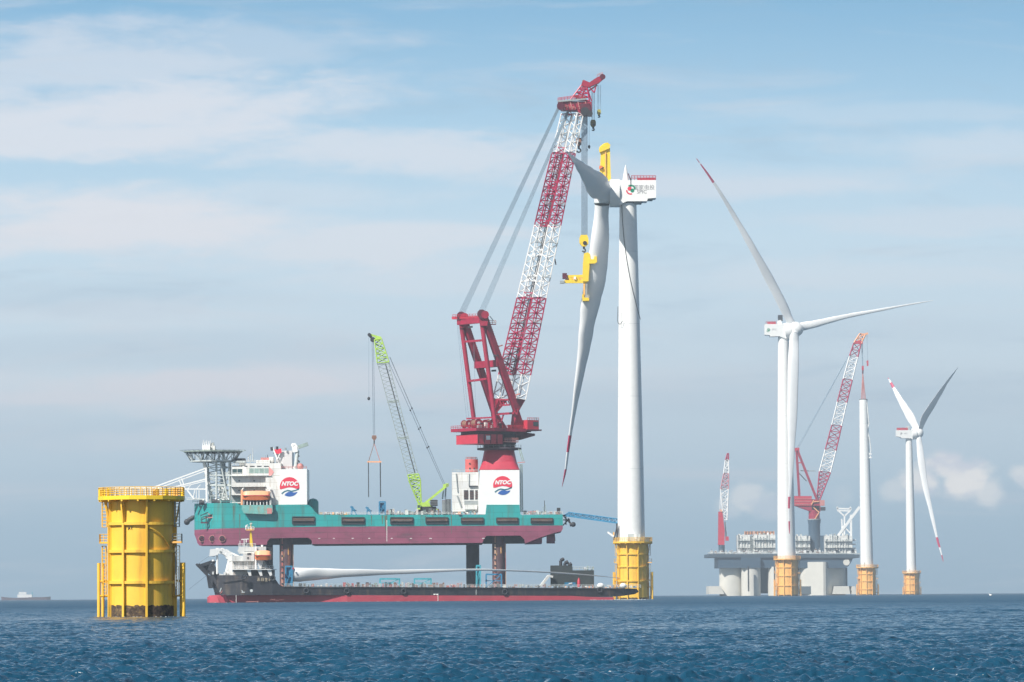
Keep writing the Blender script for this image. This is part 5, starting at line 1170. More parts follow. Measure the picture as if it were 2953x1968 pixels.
jb.bar(tp(1681, 232, -3), tp(1686, 241, -3), .8, BRN); jb.tube(tp(1738, 222, -4), tp(1738, 222, 0), 1.1, RDM, 14); jb.rail([tp(1722, 222, -3), tp(1738, 216, -3)], .9, PINK, .8, .08); jb.bar(tp(1698, 262, -3), tp(1722, 246, -3), .6, RDM); jb.bar(tp(1700, 252, -3), tp(1714, 268, -3), .5, BR); jb.bar(tp(1714, 268, -3), tp(1718, 250, -3), .5, BR)
jb.build('fly_tip', kc)
# pendant ropes to the A-frame
for (xa, ya, xb, yb, dyb, n, spr, s2) in ((1611, 311, 1331, 904, -.5, 7, 13, 8), (1640, 318, 1389, 899, -12, 7, 13, 6)):
    for k in range(n):
        f = k / (n - 1) - .5; rp = MB(); rp.tube(tp(xa + f * s2, ya, 2 * f), kp(xb + f * spr * 1.3, yb, dyb + f * 3), .085, ROPEL, 4); rp.build('pendant_rope', kc)
for (a, b, c_, e) in ((1318, 935, 1345, 1205), (1322, 940, 1352, 1206), (1366, 980, 1372, 1204), (1558, 640, 1490, 330 + 780)):
    rp = MB(); rp.tube(kp(a, b, -6), kp(c_, e, -6), .06, ROPEL, 4); rp.build('hoist_rope', kc)
# main hoist, hanging straight down beside the blade; further blocks on the head and fly
HD_ = T1D - 5 - KD      # hoist reaches over the foundation
def hoist(xs, y0_, y1_, r_=.13, dy=HO, m_=ROPE):
    for px in xs:
        rp = MB(); rp.tube(kp(px, y0_, TD + 1), kp(px, y1_, dy), r_, m_, 5); rp.build('hoist_rope', kc)
def block(px, y0_, w_, h, hook, m_, m2, dy=HO, nm='hook_block'):
    b = MB(); b.prism([kp(px - w_ * .35, y0_, dy - 1), kp(px + w_ * .35, y0_, dy - 1), kp(px + w_ / 2, y0_ + h * .3, dy - 1), kp(px + w_ / 2, y0_ + h * .75, dy - 1), kp(px + w_ * .2, y0_ + h, dy - 1), kp(px - w_ * .2, y0_ + h, dy - 1), kp(px - w_ / 2, y0_ + h * .7, dy - 1), kp(px - w_ / 2, y0_ + h * .25, dy - 1)], (0, 2, 0), m_)
    b.tube(kp(px + w_ * .1, y0_ + h * .7, dy - 1.3), kp(px + w_ * .1, y0_ + h * .7, dy + 1.2), w_ * .22 / VS, m2, 14); o = b.build(nm, kc)
    hk = MB(); hk.tube(kp(px, y0_ + h, dy), kp(px, y0_ + h + hook * .5, dy), .4, m2, 8); pr = None
    for k in range(9):
        a = R(90 - 32 * k); p = kp(px, y0_ + h + hook * .72, dy) + Vector((math.cos(a) * hook * .28 / VS, 0, math.sin(a) * hook * .28 / VS))
        if pr: hk.tube(pr, p, .32, m2, 6)
        pr = p
    hk.build('hook', o)
MH = 60
hoist([1677.5 + 2.3 * k for k in range(8)], 334, 678, .14)
block(1684, 678, 26, 33, 16, YB, DK)
hoist((1666, 1672), 334, 398, .1, TD + 1); block(1669, 398, 18, 22, 20, BRN, DK, TD + 1)
hoist((1707, 1710, 1714), 262, 346, .09, TD); block(1710.5, 346, 16, 20, 11, mat('olive_block', (.16, .14, .05), .6), DK, TD)
hoist((1724, 1727, 1732), 246, 316, .07, TD); block(1727.5, 316, 11, 15, 8, mat('olive_yellow_block', (.35, .32, .06), .6), DK, TD)
hoist((1699,), 290, 420, .06, TD); hoist((1692,), 334, 430, .06, TD)
for (px, py) in ((1699, 424), (1692, 433)):
    b = MB(); b.ball(kp(px, py, TD), .6, DK, 8, 6, (.8, .8, 1.3)); b.build('ball_weight', kc)
b = MB(); b.bar(kp(1600, 748, -6), kp(1603, 764, -6), .5, DK); b.tube(kp(1599, 735, -6), kp(1600, 748, -6), .08, DK, 4); b.build('boom_camera', kc)
sg = MB(); sg.tube(kp(1684, 726, HO), P(1686, 742, T1D + 3), .25, ROPE, 5); sg.tube(kp(1684, 726, HO), P(1697, 742, T1D + 3), .2, ROPE, 5); sg.build('sling', yk)

# ---------------------------------------------------------------- lime crawler crane on the deck
LD = VD + 12
def lp(px, py, dy=0): return P(px, py, LD + dy)
lc = thing('crawler_crane', 'lime green crawler crane with grey lattice boom leaning left on the vessel deck', 'crane', lp(1225, 1485))
def lring(x0, x1, y, d=1.6, sk=3): return [lp(x0, y, -d), lp(x1, y + sk, -d), lp(x1, y + sk, d), lp(x0, y, d)]
bm = MB(); bm.lattice(lring(1209, 1215, 1458, .8, 0), lring(1180, 1212, 1388, 1.8, -3), 5, .3, .2, LIME, 2); bm.lattice(lring(1180, 1212, 1388, 1.8, -3), lring(1176, 1206, 1370, 1.8, -3), 2, .3, .2, LIME, 2); bm.build('boom_foot', lc)
LG = mat('lattice_grey', (.34, .40, .38), .5, var=.15)
ys = [1370, 1262, 1157, 1047]
for k in range(3):
    f0, f1 = (1370 - ys[k]) / 323, (1370 - ys[k + 1]) / 323
    bm = MB(); bm.lattice(lring(1176 - 88 * f0, 1206 - 86 * f0, ys[k], 1.8, -2), lring(1176 - 88 * f1, 1206 - 86 * f1, ys[k + 1], 1.8, -2), 9, .13, .075, LG)
    bm.bar(lp(1198 - 87 * f0, ys[k], 0), lp(1198 - 87 * f1, ys[k + 1], 0), .4, DK)
    bm.lattice(lring(1176 - 88 * f1, 1206 - 86 * f1, ys[k + 1] + 5, 1.8, -2), lring(1176 - 88 * f1, 1206 - 86 * f1, ys[k + 1], 1.8, -2), 1, .16, .12, LG, 2); bm.build('boom_section', lc)
bm = MB(); bm.lattice(lring(1088, 1122, 1047, 1.8, -2), lring(1080, 1100, 980, 1.2, -3), 5, .25, .18, LIME, 2); bm.bar(lp(1080, 980, 0), lp(1100, 975, 0), 1.2, LIME); bm.bar(lp(1062, 964, 0), lp(1076, 980, 0), .9, DK); bm.bar(lp(1068, 966, 0), lp(1098, 975, 0), .8, LIME); bm.tube(lp(1075, 980, -1), lp(1075, 980, 1), 1.0, DK, 12); bm.tube(lp(1065, 966, -.8), lp(1065, 966, .8), .7, DK, 12)
bm.build('boom_head', lc)
ms = MB(); ms.bar(lp(1226, 1452, -1.5), lp(1286, 1403, -1.5), .9, LIME); ms.bar(lp(1226, 1452, 1.5), lp(1286, 1403, 1.5), .9, LIME); ms.bar(lp(1282, 1402, -1.8), lp(1290, 1399, 1.8), 1.2, LIME); ms.bar(lp(1250, 1432, -1.5), lp(1250, 1432, 1.5), .5, LIME)
ms.build('mast', lc)
for (a, b, d) in ((1119, 1040, -1.5), (1124, 1030, 1.5)):
    rp = MB(); rp.tube(lp(a, b, d), lp(1280 + (d > 0) * 4, 1400, d), .11, ROPE, 5)
    for t in (.4, .55, .7): q = lp(a, b, d).lerp(lp(1280 + (d > 0) * 4, 1400, d), t); rp.ball(q, .35, DK, 6, 4)
    rp.build('pendant_rope', lc)
rp = MB(); rp.tube(lp(1286, 1404, 0), lp(1284, 1440, 0), .35, ROPE, 6); rp.tube(lp(1280, 1406, 0), lp(1276, 1440, 0), .35, ROPEL, 6); rp.build('derricking_ropes', lc)
by = MB(); by.box(lp(1205, 1476, -2.4), lp(1258, 1462, 2.4), DK); by.box(lp(1213, 1463, -2.2), lp(1240, 1450, 2.2), LIME); by.bar(lp(1226, 1452, -2), lp(1262, 1470, -2), .5, LIME); byo = by.build('upper_body', lc)
by = MB(); by.box(lp(1241, 1459, -3.2), lp(1262, 1443, 3.2), DK)
for k in range(1, 4): by.bar(lp(1241, 1443 + 4 * k, -3.25), lp(1262, 1443 + 4 * k, -3.25), .1, GY)
by.build('counterweight', lc)
by = MB(); by.box(lp(1203, 1470, -3.4), lp(1212, 1455, -2.2), LIME); by.box(lp(1204, 1465, -3.45), lp(1211, 1457, -3.4), GLASS); by.build('cab', lc)
for d in (-3.6, 2.4):
    by = MB(); q = [(1196, 1484), (1194, 1480), (1197, 1475), (1256, 1475), (1260, 1480), (1257, 1484)]; by.prism([lp(a, b, d) for a, b in q], (0, 1.2, 0), VOID)
    for k in range(9): by.tube(lp(1200 + 6.6 * k, 1481, d - .1), lp(1200 + 6.6 * k, 1481, d + .1), .35, GY, 8)
    by.build('track', lc)
for px, (ya, yb) in ((1073, (984, 1254)), (1077, (984, 1254))):
    rp = MB(); rp.tube(lp(px, ya), lp(px + 3.5, yb), .1, ROPE, 5); rp.build('hoist_rope', lc)
rp = MB(); rp.tube(lp(1063.5, 968), lp(1063.5, 1146), .05, ROPEL, 4); rp.ball(lp(1063.5, 1150), .55, DK, 8, 6, (1, 1, 1.3)); rp.build('auxiliary_hook', lc)
rp = MB(); rp.prism([lp(1073, 1256, -.5), lp(1085, 1256, -.5), lp(1086, 1264, -.5), lp(1079, 1272, -.5), lp(1072, 1264, -.5)], (0, 1, 0), BRN); rp.tube(lp(1079, 1270), lp(1079, 1280), .25, DK, 6); rp.build('hook_block', lc)
sb = thing('spreader_beam', 'orange spreader beam with two long dark slings, hanging from the lime green crane', 'spreader beam', lp(1080, 1332))
mb = MB(); mb.bar(lp(1059, 1332.5), lp(1100, 1332.5), .5, ORL); mb.build('beam', sb)
for (a, b, c_, e, m_, r_) in ((1079, 1279, 1063, 1331, BRN, .14), (1079, 1279, 1096, 1331, PINK, .14), (1062.5, 1333, 1063, 1434, DK, .17), (1096.5, 1333, 1097.5, 1434, DK, .2)):
    mb = MB(); mb.tube(lp(a, b), lp(c_, e), r_, m_, 6); mb.build('sling', sb)

# ---------------------------------------------------------------- cargo barge with the spare blade
BD = 1425.0
BDY = lambda px: (px - 620) * 0.03
def bp(px, py, dy=0): return P(px, py, BD + BDY(px) + dy)
BS = F / BD
BV = P(860, 1740, BD) - P(620, 1740, BD)
bdir = Vector((bp(1860, 1740).x - bp(620, 1740).x, BDY(1860) - BDY(620), 0)).normalized(); bnor = Vector((-bdir.y, bdir.x, 0))
bg = thing('deck_cargo_ship', 'low black and red cargo ship with white bridge at its bow', 'cargo ship', (bp(1200, 1740).x, BD + BDY(1200), 0))
BB = 22.0
tapb = lambda x: (max(0, 1 - (x - 619) / 130.0) ** 1.6 * .8 if x < 749 else (max(0, (x - 1770) / 95.0) ** 2 * .7 if x > 1770 else 0))
def bhull(top, bot, m, nm):
    xs = sorted(set([a for a, _ in top] + [a for a, _ in bot])); secs = []
    for x in xs:
        a, b = itp(top, x), itp(bot, x)
        if b < a + .3: b = a + .3
        ins = tapb(x) * BB / 2; n_, f_ = ins, BB - ins
        pa, pb = bp(x, a), bp(x, b)
        secs.append([pb + bnor * n_, pa + bnor * n_, pa + bnor * f_, pb + bnor * f_])
    mb = MB(); loft(mb, secs, m); return mb.build(nm, bg)
topb = [(626, 1660), (640, 1661), (700, 1661), (786, 1661), (795, 1672), (805, 1686), (816, 1692), (900, 1695), (1300, 1696), (1700, 1697), (1800, 1697), (1848, 1698), (1856, 1705)]
botb = [(626, 1672), (632, 1685), (640, 1700), (645, 1716), (1000, 1717), (1650, 1719), (1700, 1722), (1760, 1722), (1800, 1719), (1840, 1714), (1856, 1708)]
bhull(topb, botb, BLK, 'hull')
topr = [(621, 1722), (624, 1718), (640, 1716.5), (1000, 1717), (1650, 1719), (1700, 1722), (1770, 1723)]
botr = [(618, 1748), (1770, 1748)]
bhull(topr, botr, REDH, 'underwater_hull')
# bow flare facets, raked stem already in the outline; deck edge strake
sk = MB(); sk.bar(bp(816, 1693, -.15), bp(1800, 1698, -.15), .28, DK); sk.bar(bp(628, 1660.5, 4), bp(700, 1660.5, 0), .3, DK); sk.build('rubbing_strake', bg)
for (px, py) in ((703, 1664), (786, 1668), (883, 1704), (1000.6, 1705), (1164, 1706), (1456, 1708), (1730, 1702)):
    ty = MB(); c = bp(px, py, -.4); n = 16
    for k in range(n):
        a0, a1 = 2 * math.pi * k / n, 2 * math.pi * (k + 1) / n; q = lambda a: c + bdir * (.78 * math.cos(a)) + Vector((0, 0, .78 * math.sin(a)))
        ty.tube(q(a0), q(a1), .3, VOID, 6)
    ty.tube(c + Vector((0, 0, .8)), bp(px, 1697 if px > 800 else 1661, -.3), .06, GY, 4)
    tag(ty.build('tyre_fender', None, c), ('black tyre fender hanging on the black raised bow of the cargo ship' if px < 800 else 'black tyre fender hanging on the low side of the cargo ship'), 'tyre fender', 'tyre fenders at the bow' if px < 800 else 'tyre fenders along the low side')
mk = MB()
for k, px in enumerate((746, 757, 768, 779)):      # worn yellowish name characters on the bow
    m_ = mat('name_paint', (.50, .42, .30), .6, var=.2)
    for (x0_, z0_, x1_, z1_) in (((-3.6, 0, 3.6, 0), (0, -4.5, 0, 4.5), (-3, 3.5, 3, 3.5), (-2.5, -2, -3.8, -4.6), (2.5, -2, 3.8, -4.6)), ((-3.2, 3.8, 3.2, 3.8), (-3.2, -4, -3.2, 3.8), (3.2, -4, 3.2, 3.8), (-3.2, 0, 3.2, 0), (-3.2, -4, 3.2, -4)), ((-3.8, 2, 3.8, 2), (0, -4.6, 0, 4.6), (-3.4, -1.2, 3.4, -1.2), (-2, 4.4, -3.2, 2.6), (-3.6, -4.6, 3.6, -4.6)), ((-3.4, 3.2, 3.4, 3.2), (-1, 4.6, -1.2, -4.4), (-1, 0, 3.4, 0), (3.4, 0, 2.8, -4.2), (-3.6, -3, -2.6, 0)))[k]:
        mk.bar(bp(px + x0_, 1671.5 - z0_, -.06), bp(px + x1_, 1671.5 - z1_, -.06), .14, m_)
mk.build('name_characters', bg)
mk = MB(); mk.bar(bp(697, 1703, -.05), bp(701, 1709, -.05), .3, GYL); mk.bar(bp(697, 1709, -.05), bp(706, 1708.5, -.05), .3, GYL); mk.tube(bp(725, 1704, 0), bp(725, 1704, -.1), .5, GYL, 12); mk.build('bow_marks', bg)
mk = MB()
for px in (681, 1263): mk.bar(bp(px, 1717, -.06), bp(px, 1739, -.06), .16, WS)
for px in (1250, 1258): mk.box(bp(px, 1716, -.08), bp(px + 6, 1713, -.02), WS)
rg = random.Random(15)
for k in range(8): x = 780 + 5 * k; mk.bar(bp(x, 1731 + rg.uniform(-2, 1), -.06), bp(x + 3, 1728 + rg.uniform(0, 5), -.06), .14, PINK)
mk.bar(bp(710, 1736, -.06), bp(745, 1735, -.06), .2, PINK); mk.bar(bp(1373, 1700, -.06), bp(1373, 1716, -.06), .15, GYL); mk.build('draught_marks', bg)
# anchor frame overhanging the bow
st = MB(); d = 9
for (a, b, c_, e, w_) in ((566, 1627, 600, 1662, .7), (573, 1627, 594, 1653, .7), (580, 1631, 619, 1618, 1.0), (619, 1618, 614, 1630, .8), (580, 1632, 600, 1655, .6), (606, 1628, 606, 1656, 1.0), (612, 1626, 628, 1660, 1.0), (600, 1660, 606, 1696, 1.0), (609, 1660, 609, 1696, 1.1), (612, 1662, 610, 1694, 1.0), (600, 1640, 622, 1645, 1.4), (604, 1650, 628, 1668, 1.2), (628, 1668, 628, 1682, .8)):
    for dd in (d, d + 3): st.bar(bp(a, b, dd), bp(c_, e, dd), w_, VOID)
st.prism([bp(582, 1633, d + 1), bp(612, 1626, d + 1), bp(626, 1656, d + 1), bp(604, 1658, d + 1)], (0, .4, 0), DK)
st.prism([bp(597, 1662, d), bp(612, 1662, d), bp(611, 1697, d), bp(604, 1697, d)], (0, 2, 0), DK); st.build('anchor_frame', bg)
an = MB(); an.prism([bp(619, 1700, 7), bp(628, 1690, 7), (bp(640, 1700, 7)), bp(645, 1708, 7), bp(634, 1712, 7), bp(622, 1706, 7)], (0, 2, 0), VOID); an.bar(bp(636, 1712, 6), bp(645, 1698, 6), .3, PINK); an.bar(bp(638, 1696, 6), bp(634, 1708, 6), .3, GYL); an.bar(bp(645, 1716, 5), bp(654, 1736, 5), .9, RDM); an.build('anchor', bg)
rp = MB(); rp.tube(bp(603, 1604, 9), bp(566, 1630, 9), .07, ROPE, 4); rp.tube(bp(596, 1660, 9), P(545, 1700, BD - 20), .06, ROPE, 4); rp.build('anchor_line', bg)
# white gooseneck arm at the bow
def bbox(mb, xa, ya, xb, yb, d0, d1, m):
    a, b = bp(xa, yb, d0), bp(xb, ya, d0); n_ = Vector((0, d1 - d0, 0))
    return mb.prism([Vector((a.x, a.y, a.z)), Vector((b.x, b.y, a.z)), Vector((b.x, b.y, b.z)), Vector((a.x, a.y, b.z))], n_, m)
ga_ = MB(); pts = [(627, 1590), (640, 1590), (652, 1595), (660, 1604), (665, 1618), (662, 1632), (660, 1645), (663, 1660)]; wd_ = [2.1, 2.1, 2.3, 2.3, 2.1, 2.1, 2.3, 2.6]
for (a, b), (c_, e), w_ in zip(pts[:-1], pts[1:], wd_): ga_.bar(bp(a, b, 8), bp(c_, e, 8), w_, W, 1.8)
for (a, b), w_ in zip(pts, wd_): ga_.tube(bp(a, b, 7.1), bp(a, b, 8.9), w_ * .52, W, 14)
ga_.prism([bp(606, 1584, 7), bp(627, 1583, 7), bp(629, 1600, 7), bp(617, 1604, 7), bp(603, 1605, 7)], (0, 2.2, 0), W); ga_.bar(bp(605, 1603, 8), bp(619, 1604, 8), .4, DK)
ga_.tube(bp(626.5, 1602, 8), bp(626.5, 1656, 8), .36, W, 8); ga_.bar(bp(640, 1588, 8), bp(668, 1600, 8), .6, W); ga_.bar(bp(655, 1590, 8), bp(690, 1606, 8), .6, W); ga_.tube(bp(636, 1592, 6.8), bp(636, 1592, 7.0), .4, GY, 8); ga_.tube(bp(615, 1614, 8), bp(615, 1619, 8), .5, W, 8)
ga_.build('gooseneck_arm', bg)
for (a, b, w_, h, m_) in ((614, 1656, 5, 7, WS), (648, 1658, 6, 8, W), (634, 1659, 4, 4, WS), (640, 1660, 8, 4, W), (656, 1659, 5, 5, WS)):
    q = MB(); bbox(q, a - w_ / 2, b - h, a + w_ / 2, b + 1, 6, 8, m_); q.build('bow_winch', bg)
# bridge block
br = MB(); bbox(br, 688, 1577, 738, 1597, 4, 14, WS); bbox(br, 700, 1596, 733, 1619, 3, 16, WS); bbox(br, 668, 1603, 702, 1619, 4, 16, WS); br.prism([bp(684, 1589, 4), bp(692, 1577, 4), bp(692, 1597, 4)], (0, 8, 0), WS)
bro = br.build('bridge', bg)
GW = mat('weathered_white', (.56, .53, .50), .6, var=.2, vscale=.5, stain=(.35, .22, .15), samt=.5)
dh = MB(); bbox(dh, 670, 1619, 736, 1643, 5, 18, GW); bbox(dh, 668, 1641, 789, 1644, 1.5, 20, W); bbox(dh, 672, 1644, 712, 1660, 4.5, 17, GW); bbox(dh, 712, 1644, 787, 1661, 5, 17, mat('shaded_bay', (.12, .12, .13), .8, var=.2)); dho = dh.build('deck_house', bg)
for (a, b, c_, e) in ((711, 1644, 720, 1661), (742, 1644, 752, 1661), (770, 1644, 780, 1661)):
    q = MB(); q.prism([bp(a, b, 2), bp(a + 12, b, 2), bp(c_ + 5, e, 2), bp(c_ - 2, e, 2)], (0, .6, 0), W); q.build('support_fin', dho)
for (a, b, c_, e) in ((713, 1595.5, 724, 1600), (713, 1607, 717, 1612), (692, 1597, 696, 1600), (704, 1590, 732, 1592)):
    q = MB(); bbox(q, a, b, c_, e, 2.85, 3.0, DK if a > 700 and b < 1601 and e - b > 3 or a == 713 else GY); q.build('window', bro)
for k in range(5): q = MB(); bbox(q, 676 + 12 * k, 1621, 678 + 12 * k, 1640, 4.85, 5, W if k % 2 else GY); q.build('pillar', dho)
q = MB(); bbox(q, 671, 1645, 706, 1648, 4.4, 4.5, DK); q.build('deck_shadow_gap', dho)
rl = MB(); rl.rail([bp(669, 1641, 1.6), bp(789, 1641, 1.6)], 1.0, W, 1.4, .06); rl.rail([bp(688, 1577, 4.2), bp(737, 1577, 4.2)], 1.0, W, 1.4, .06); rl.build('railing', bg)
mm = MB(); mm.prism([bp(719.5, 1579, 8), bp(729.5, 1579, 8), bp(725, 1532, 8), bp(721, 1532, 8)], (0, 1, 0), YB); mm.tube(bp(723, 1532, 8.5), bp(724, 1508, 8.5), .22, YO, 6, r2=.1); mm.box(bp(709, 1530, 7.6), bp(733, 1527.5, 9.4), YO); mm.rail([bp(709, 1528, 7.6), bp(733, 1528, 7.6)], .9, W, .8, .09)
mm.tube(bp(710, 1528, 8), bp(710, 1516, 8), .3, W, 6); mm.bar(bp(710, 1516, 8), bp(715, 1514, 8), .3, W); mm.bar(bp(719, 1512, 8.5), bp(727, 1510, 8.5), .2, W); mm.build('mast', bg)
mm = MB(); mm.bar(bp(696, 1556, 8), bp(717, 1555, 8), .3, W); mm.bar(bp(704, 1577, 8), bp(704, 1556, 8), .3, GYL); mm.bar(bp(710, 1577, 8), bp(710, 1556, 8), .3, W); mm.bar(bp(692, 1577, 8), bp(692, 1560, 8), .2, GYL); bbox(mm, 706, 1565, 717, 1572, 7, 9, DK); mm.build('radar_mast', bg)
rf = MB(); bbox(rf, 738, 1577, 767, 1588, 6, 12, WS); rf.tube(bp(756, 1578, 8), bp(756, 1572, 8), .4, W, 6); bbox(rf, 768, 1578, 785, 1596, 9, 14, DK); rf.build('funnel_block', bg)
dv = MB(); dv.bar(bp(738, 1577, 2.6), bp(737, 1642, 2.6), .5, W); dv.bar(bp(740, 1614, 3), bp(757, 1640, 3), .5, DK); dv.prism([bp(741, 1616, 2.4), bp(760, 1616, 2.4), bp(754, 1640, 2.4), bp(748, 1640, 2.4)], (0, .5, 0), W); dv.bar(bp(758, 1618, 4), bp(770, 1640, 4), .9, GY); dv.bar(bp(776, 1616, 4), bp(784, 1641, 4), 1.2, DK); dv.build('davits', bg)
lifeboat(735, 783, 1588, 1616, BD + BDY(760) + 1.0, 'short plump orange lifeboat behind the white bridge of the cargo ship', 4.0)
# open cargo deck: rails, red lattice crates, boxes
rl = MB(); rl.rail([bp(820, 1694, .3), bp(1848, 1697, .3)], 1.15, GYL, 1.6, .055, 3); rl.build('deck_railing', bg)
rg = random.Random(33)
deck_gear(990, 1330, 1694, 5, 12, 52, 15, BD + 14, rg, ['equipment_box', 'pipe_rack'], ['box amid the long row of cargo at mid deck of the cargo ship', 'pipe rack amid the long row of cargo at mid deck of the cargo ship'], 'long row of cargo on the low deck', [PINK, BRN, PINK, GYL, BRN, RDL, GYG, DK])
deck_gear(862, 985, 1694, 2, 9, 10, 12, BD + 9, rg, ['equipment_box', 'equipment_box', 'deck_winch'], ['pale box under the thick end of the blade on deck', 'pale box under the thick end of the blade on deck', 'small winch under the thick end of the blade on deck'], 'gear under the thick end of the blade', [WS, WS, PINK, GYL])
deck_gear(1335, 1590, 1695, 4, 14, 26, 11, BD + 26, rg, ['equipment_box', 'pipe_rack'], ['small box on deck between the blue racks and dark plant house', 'small pipe rack on deck between the blue racks and dark plant house'], 'gear between the racks and the plant house', [WS, BRN, DK, GY, PINK, GYL, BRN])
deck_gear(1600, 1840, 1696, 4, 9, 26, 9, BD + 35, rg, ['equipment_box', 'deck_winch'], ['small box on the stern end of the cargo ship deck', 'small winch on the stern end of the cargo ship deck'], 'gear at the stern end of the cargo ship', [WS, ORL, BL, GYL, WS, BRN])
def brack(label, xa, xb, yt, yb, m_, dy=8, solid=False): return blue_frame('blade_rack', label, 'steel rack', xa, xb, yt, yb, BD + BDY((xa + xb) / 2) + dy, m_, solid, 'blue racks on the cargo ship')
brack('tall blue rack clasping the root of the blade beside the ship bridge', 824, 842, 1634, 1691, BL, 3, True)
brack('low turquoise rack, left of the pair at mid deck of the cargo ship', 1096, 1152, 1670, 1694, BLT)
brack('low turquoise rack, right of the pair at mid deck of the cargo ship', 1195, 1243, 1670, 1694, BLT)
brack('slim turquoise upright clasping the thin part of the blade on deck', 1374, 1385, 1632, 1694, BLT, 6, True)
brack('blue portal frame in front of the orange-spotted right leg', 1402, 1446, 1657, 1694, BL, 2)
sp_ = blade(None, [(843, 1657, 20.5, 4), (866, 1657.5, 21, 4), (905, 1656, 20, 5), (934, 1655, 18, 6), (1014, 1652.5, 12.5, 7), (1148, 1650, 7.6, 10), (1346, 1644, 3.8, 14), (1456, 1645.5, 2.8, 18), (1597, 1652, 2.4, 26), (1709, 1660, 1.8, 32), (1790, 1668, .5, 38)],
            BD + 8, thick=.5, twist0=-.55, twist1=-.65, base=P(1200, 1690, BD + 50))
tag(sp_, 'long white turbine blade lying on racks along the deck of the cargo ship', 'turbine blade')
q = MB(); q.tube(bp(845, 1640, 2), bp(845, 1640, 1.4), .3, RDL, 8); q.build('root_bolt', bg)
ph = thing('plant_house', 'dark grey plant house with curved exhausts and pale railing on the cargo ship', 'plant house', bp(1650, 1690, 10))
q = MB(); bbox(q, 1588, 1631, 1650, 1690, 9, 18, mat('charcoal_paint', (.045, .055, .055), .6, var=.2, vscale=.4)); q.build('tall_block', ph)
q = MB(); bbox(q, 1650, 1645, 1713, 1690, 9, 18, mat('charcoal_paint', (.05, .05, .05))); q.build('low_block', ph)
for (a, y0_) in ((1617, 1612), (1629, 1620), (1639, 1626)):
    q = MB(); q.tube(bp(a, 1633, 13), bp(a, y0_ + 5, 13), .55, DK, 8); q.tube(bp(a, y0_ + 5, 13), bp(a + 9, y0_, 13), .6, DK, 8); q.build('exhaust', ph)
q = MB(); q.rail([bp(1651, 1645, 9.2), bp(1712, 1645, 9.2)], 1.1, GYL, 1.2, .09, 2); q.bar(bp(1695, 1645, 10), bp(1695, 1632, 10), .4, GYG); q.bar(bp(1706, 1645, 10), bp(1711, 1635, 10), .4, GYG); q.bar(bp(1688, 1645, 10), bp(1686, 1637, 10), .5, W); q.build('railing', ph)
q = MB(); q.bar(bp(1558, 1692, 8), bp(1582, 1661, 8), .8, WS); q.bar(bp(1582, 1661, 8), bp(1594, 1664, 8), .7, WS); q.bar(bp(1560, 1692, 9.5), bp(1584, 1661, 9.5), .4, GYL); q.build('stairs', ph)
q = MB(); c = bp(1669.5, 1694, 3); q.lathe((c.x, c.y), [(.52, c.z), (.55, c.z + 2.2), (.3, c.z + 2.7)], RDL, 14); q.ball((c.x, c.y, c.z + 2.9), .28, RDL, 8, 6)
tag(q.build('red_cylinder', None, c), 'bright red upright cylinder in front of the dark plant house', 'cylinder')
for (a, r_, lb_) in ((1732, 1.15, 'white dome on the cargo ship deck between the dark plant house and yellow foundation'), (1797, 1.1, 'white dome on the cargo ship deck in front of the yellow foundation')):
    q = MB(); c = bp(a, 1690, 5); q.ball(c, r_, W, 16, 10, (1.1, 1, .85)); q.bar(c - Vector((0, 0, r_)), c - Vector((0, 0, 2)), 1.4, WS); tag(q.build('white_dome', None, c), lb_, 'dome')
q = MB(); bbox(q, 1628, 1680, 1660, 1690, 5, 7, BL); q.bar(bp(1640, 1684, 4.9), bp(1650, 1682, 4.9), .3, W); tag(q.build('blue_tarpaulin', None, bp(1644, 1690, 6)), 'low blue covered pile in front of the dark plant house', 'covered pile')

# ---------------------------------------------------------------- moored platform far behind
SD = 4400.0
def s_(px, py, dy=0): return P(px, py, SD + dy)
ss = thing('crane_platform', 'slate blue platform on pale round columns far behind the second turbine', 'platform', (s_(2260, 1716).x, SD, 0))
q = MB(); q.prism([s_(2042, 1598.5), s_(2455, 1598.5), s_(2470, 1600), s_(2479, 1600), s_(2479, 1609), s_(2455, 1609.5), s_(2042, 1608)], (0, 90, 0), mat('deck_edge', (.05, .08, .11), .6, var=.2)); q.build('deck_edge', ss)
q = MB(); q.prism([s_(2071, 1608, 2), s_(2460, 1609, 2), s_(2456, 1620, 2), s_(2446, 1634, 2), s_(2438, 1638.5, 2), s_(2071, 1638.5, 2)], (0, 84, 0), NAVY)
q.prism([s_(2137, 1608.5, -3), s_(2193, 1608.5, -3), s_(2193, 1638, -3), s_(2137, 1638, -3)], (0, 8, 0), NAVY); hb = q.build('hull_box', ss)
q = MB(); q.tube(s_(2441, 1622, 1.9), s_(2441, 1622, 1.6), 9.5 * SD / F, BEIGE, 24); q.build('hawse_opening', hb)
ZB = -2
def colm(xa, xb, dyc, sq=1.0, m=BEIGE, yt=1638, n=40, e=4.0):
    a = s_(xa, yt, dyc); b = s_(xb, yt, dyc); r = (b.x - a.x) / 2; cx = (a.x + b.x) / 2; mb = MB(); vs = []
    for z in (ZB, a.z + 1):
        for i in range(n):
            t = 2 * math.pi * i / n; ca, sa = math.cos(t), math.sin(t); k = (abs(ca) ** e + abs(sa) ** e) ** (-1 / e)
            vs.append((cx + r * k * ca, SD + dyc + r * sq * k * sa, z))
    mb.add(vs, [(i, (i + 1) % n, n + (i + 1) % n, n + i) for i in range(n)], m, True); return mb.build('column', ss)
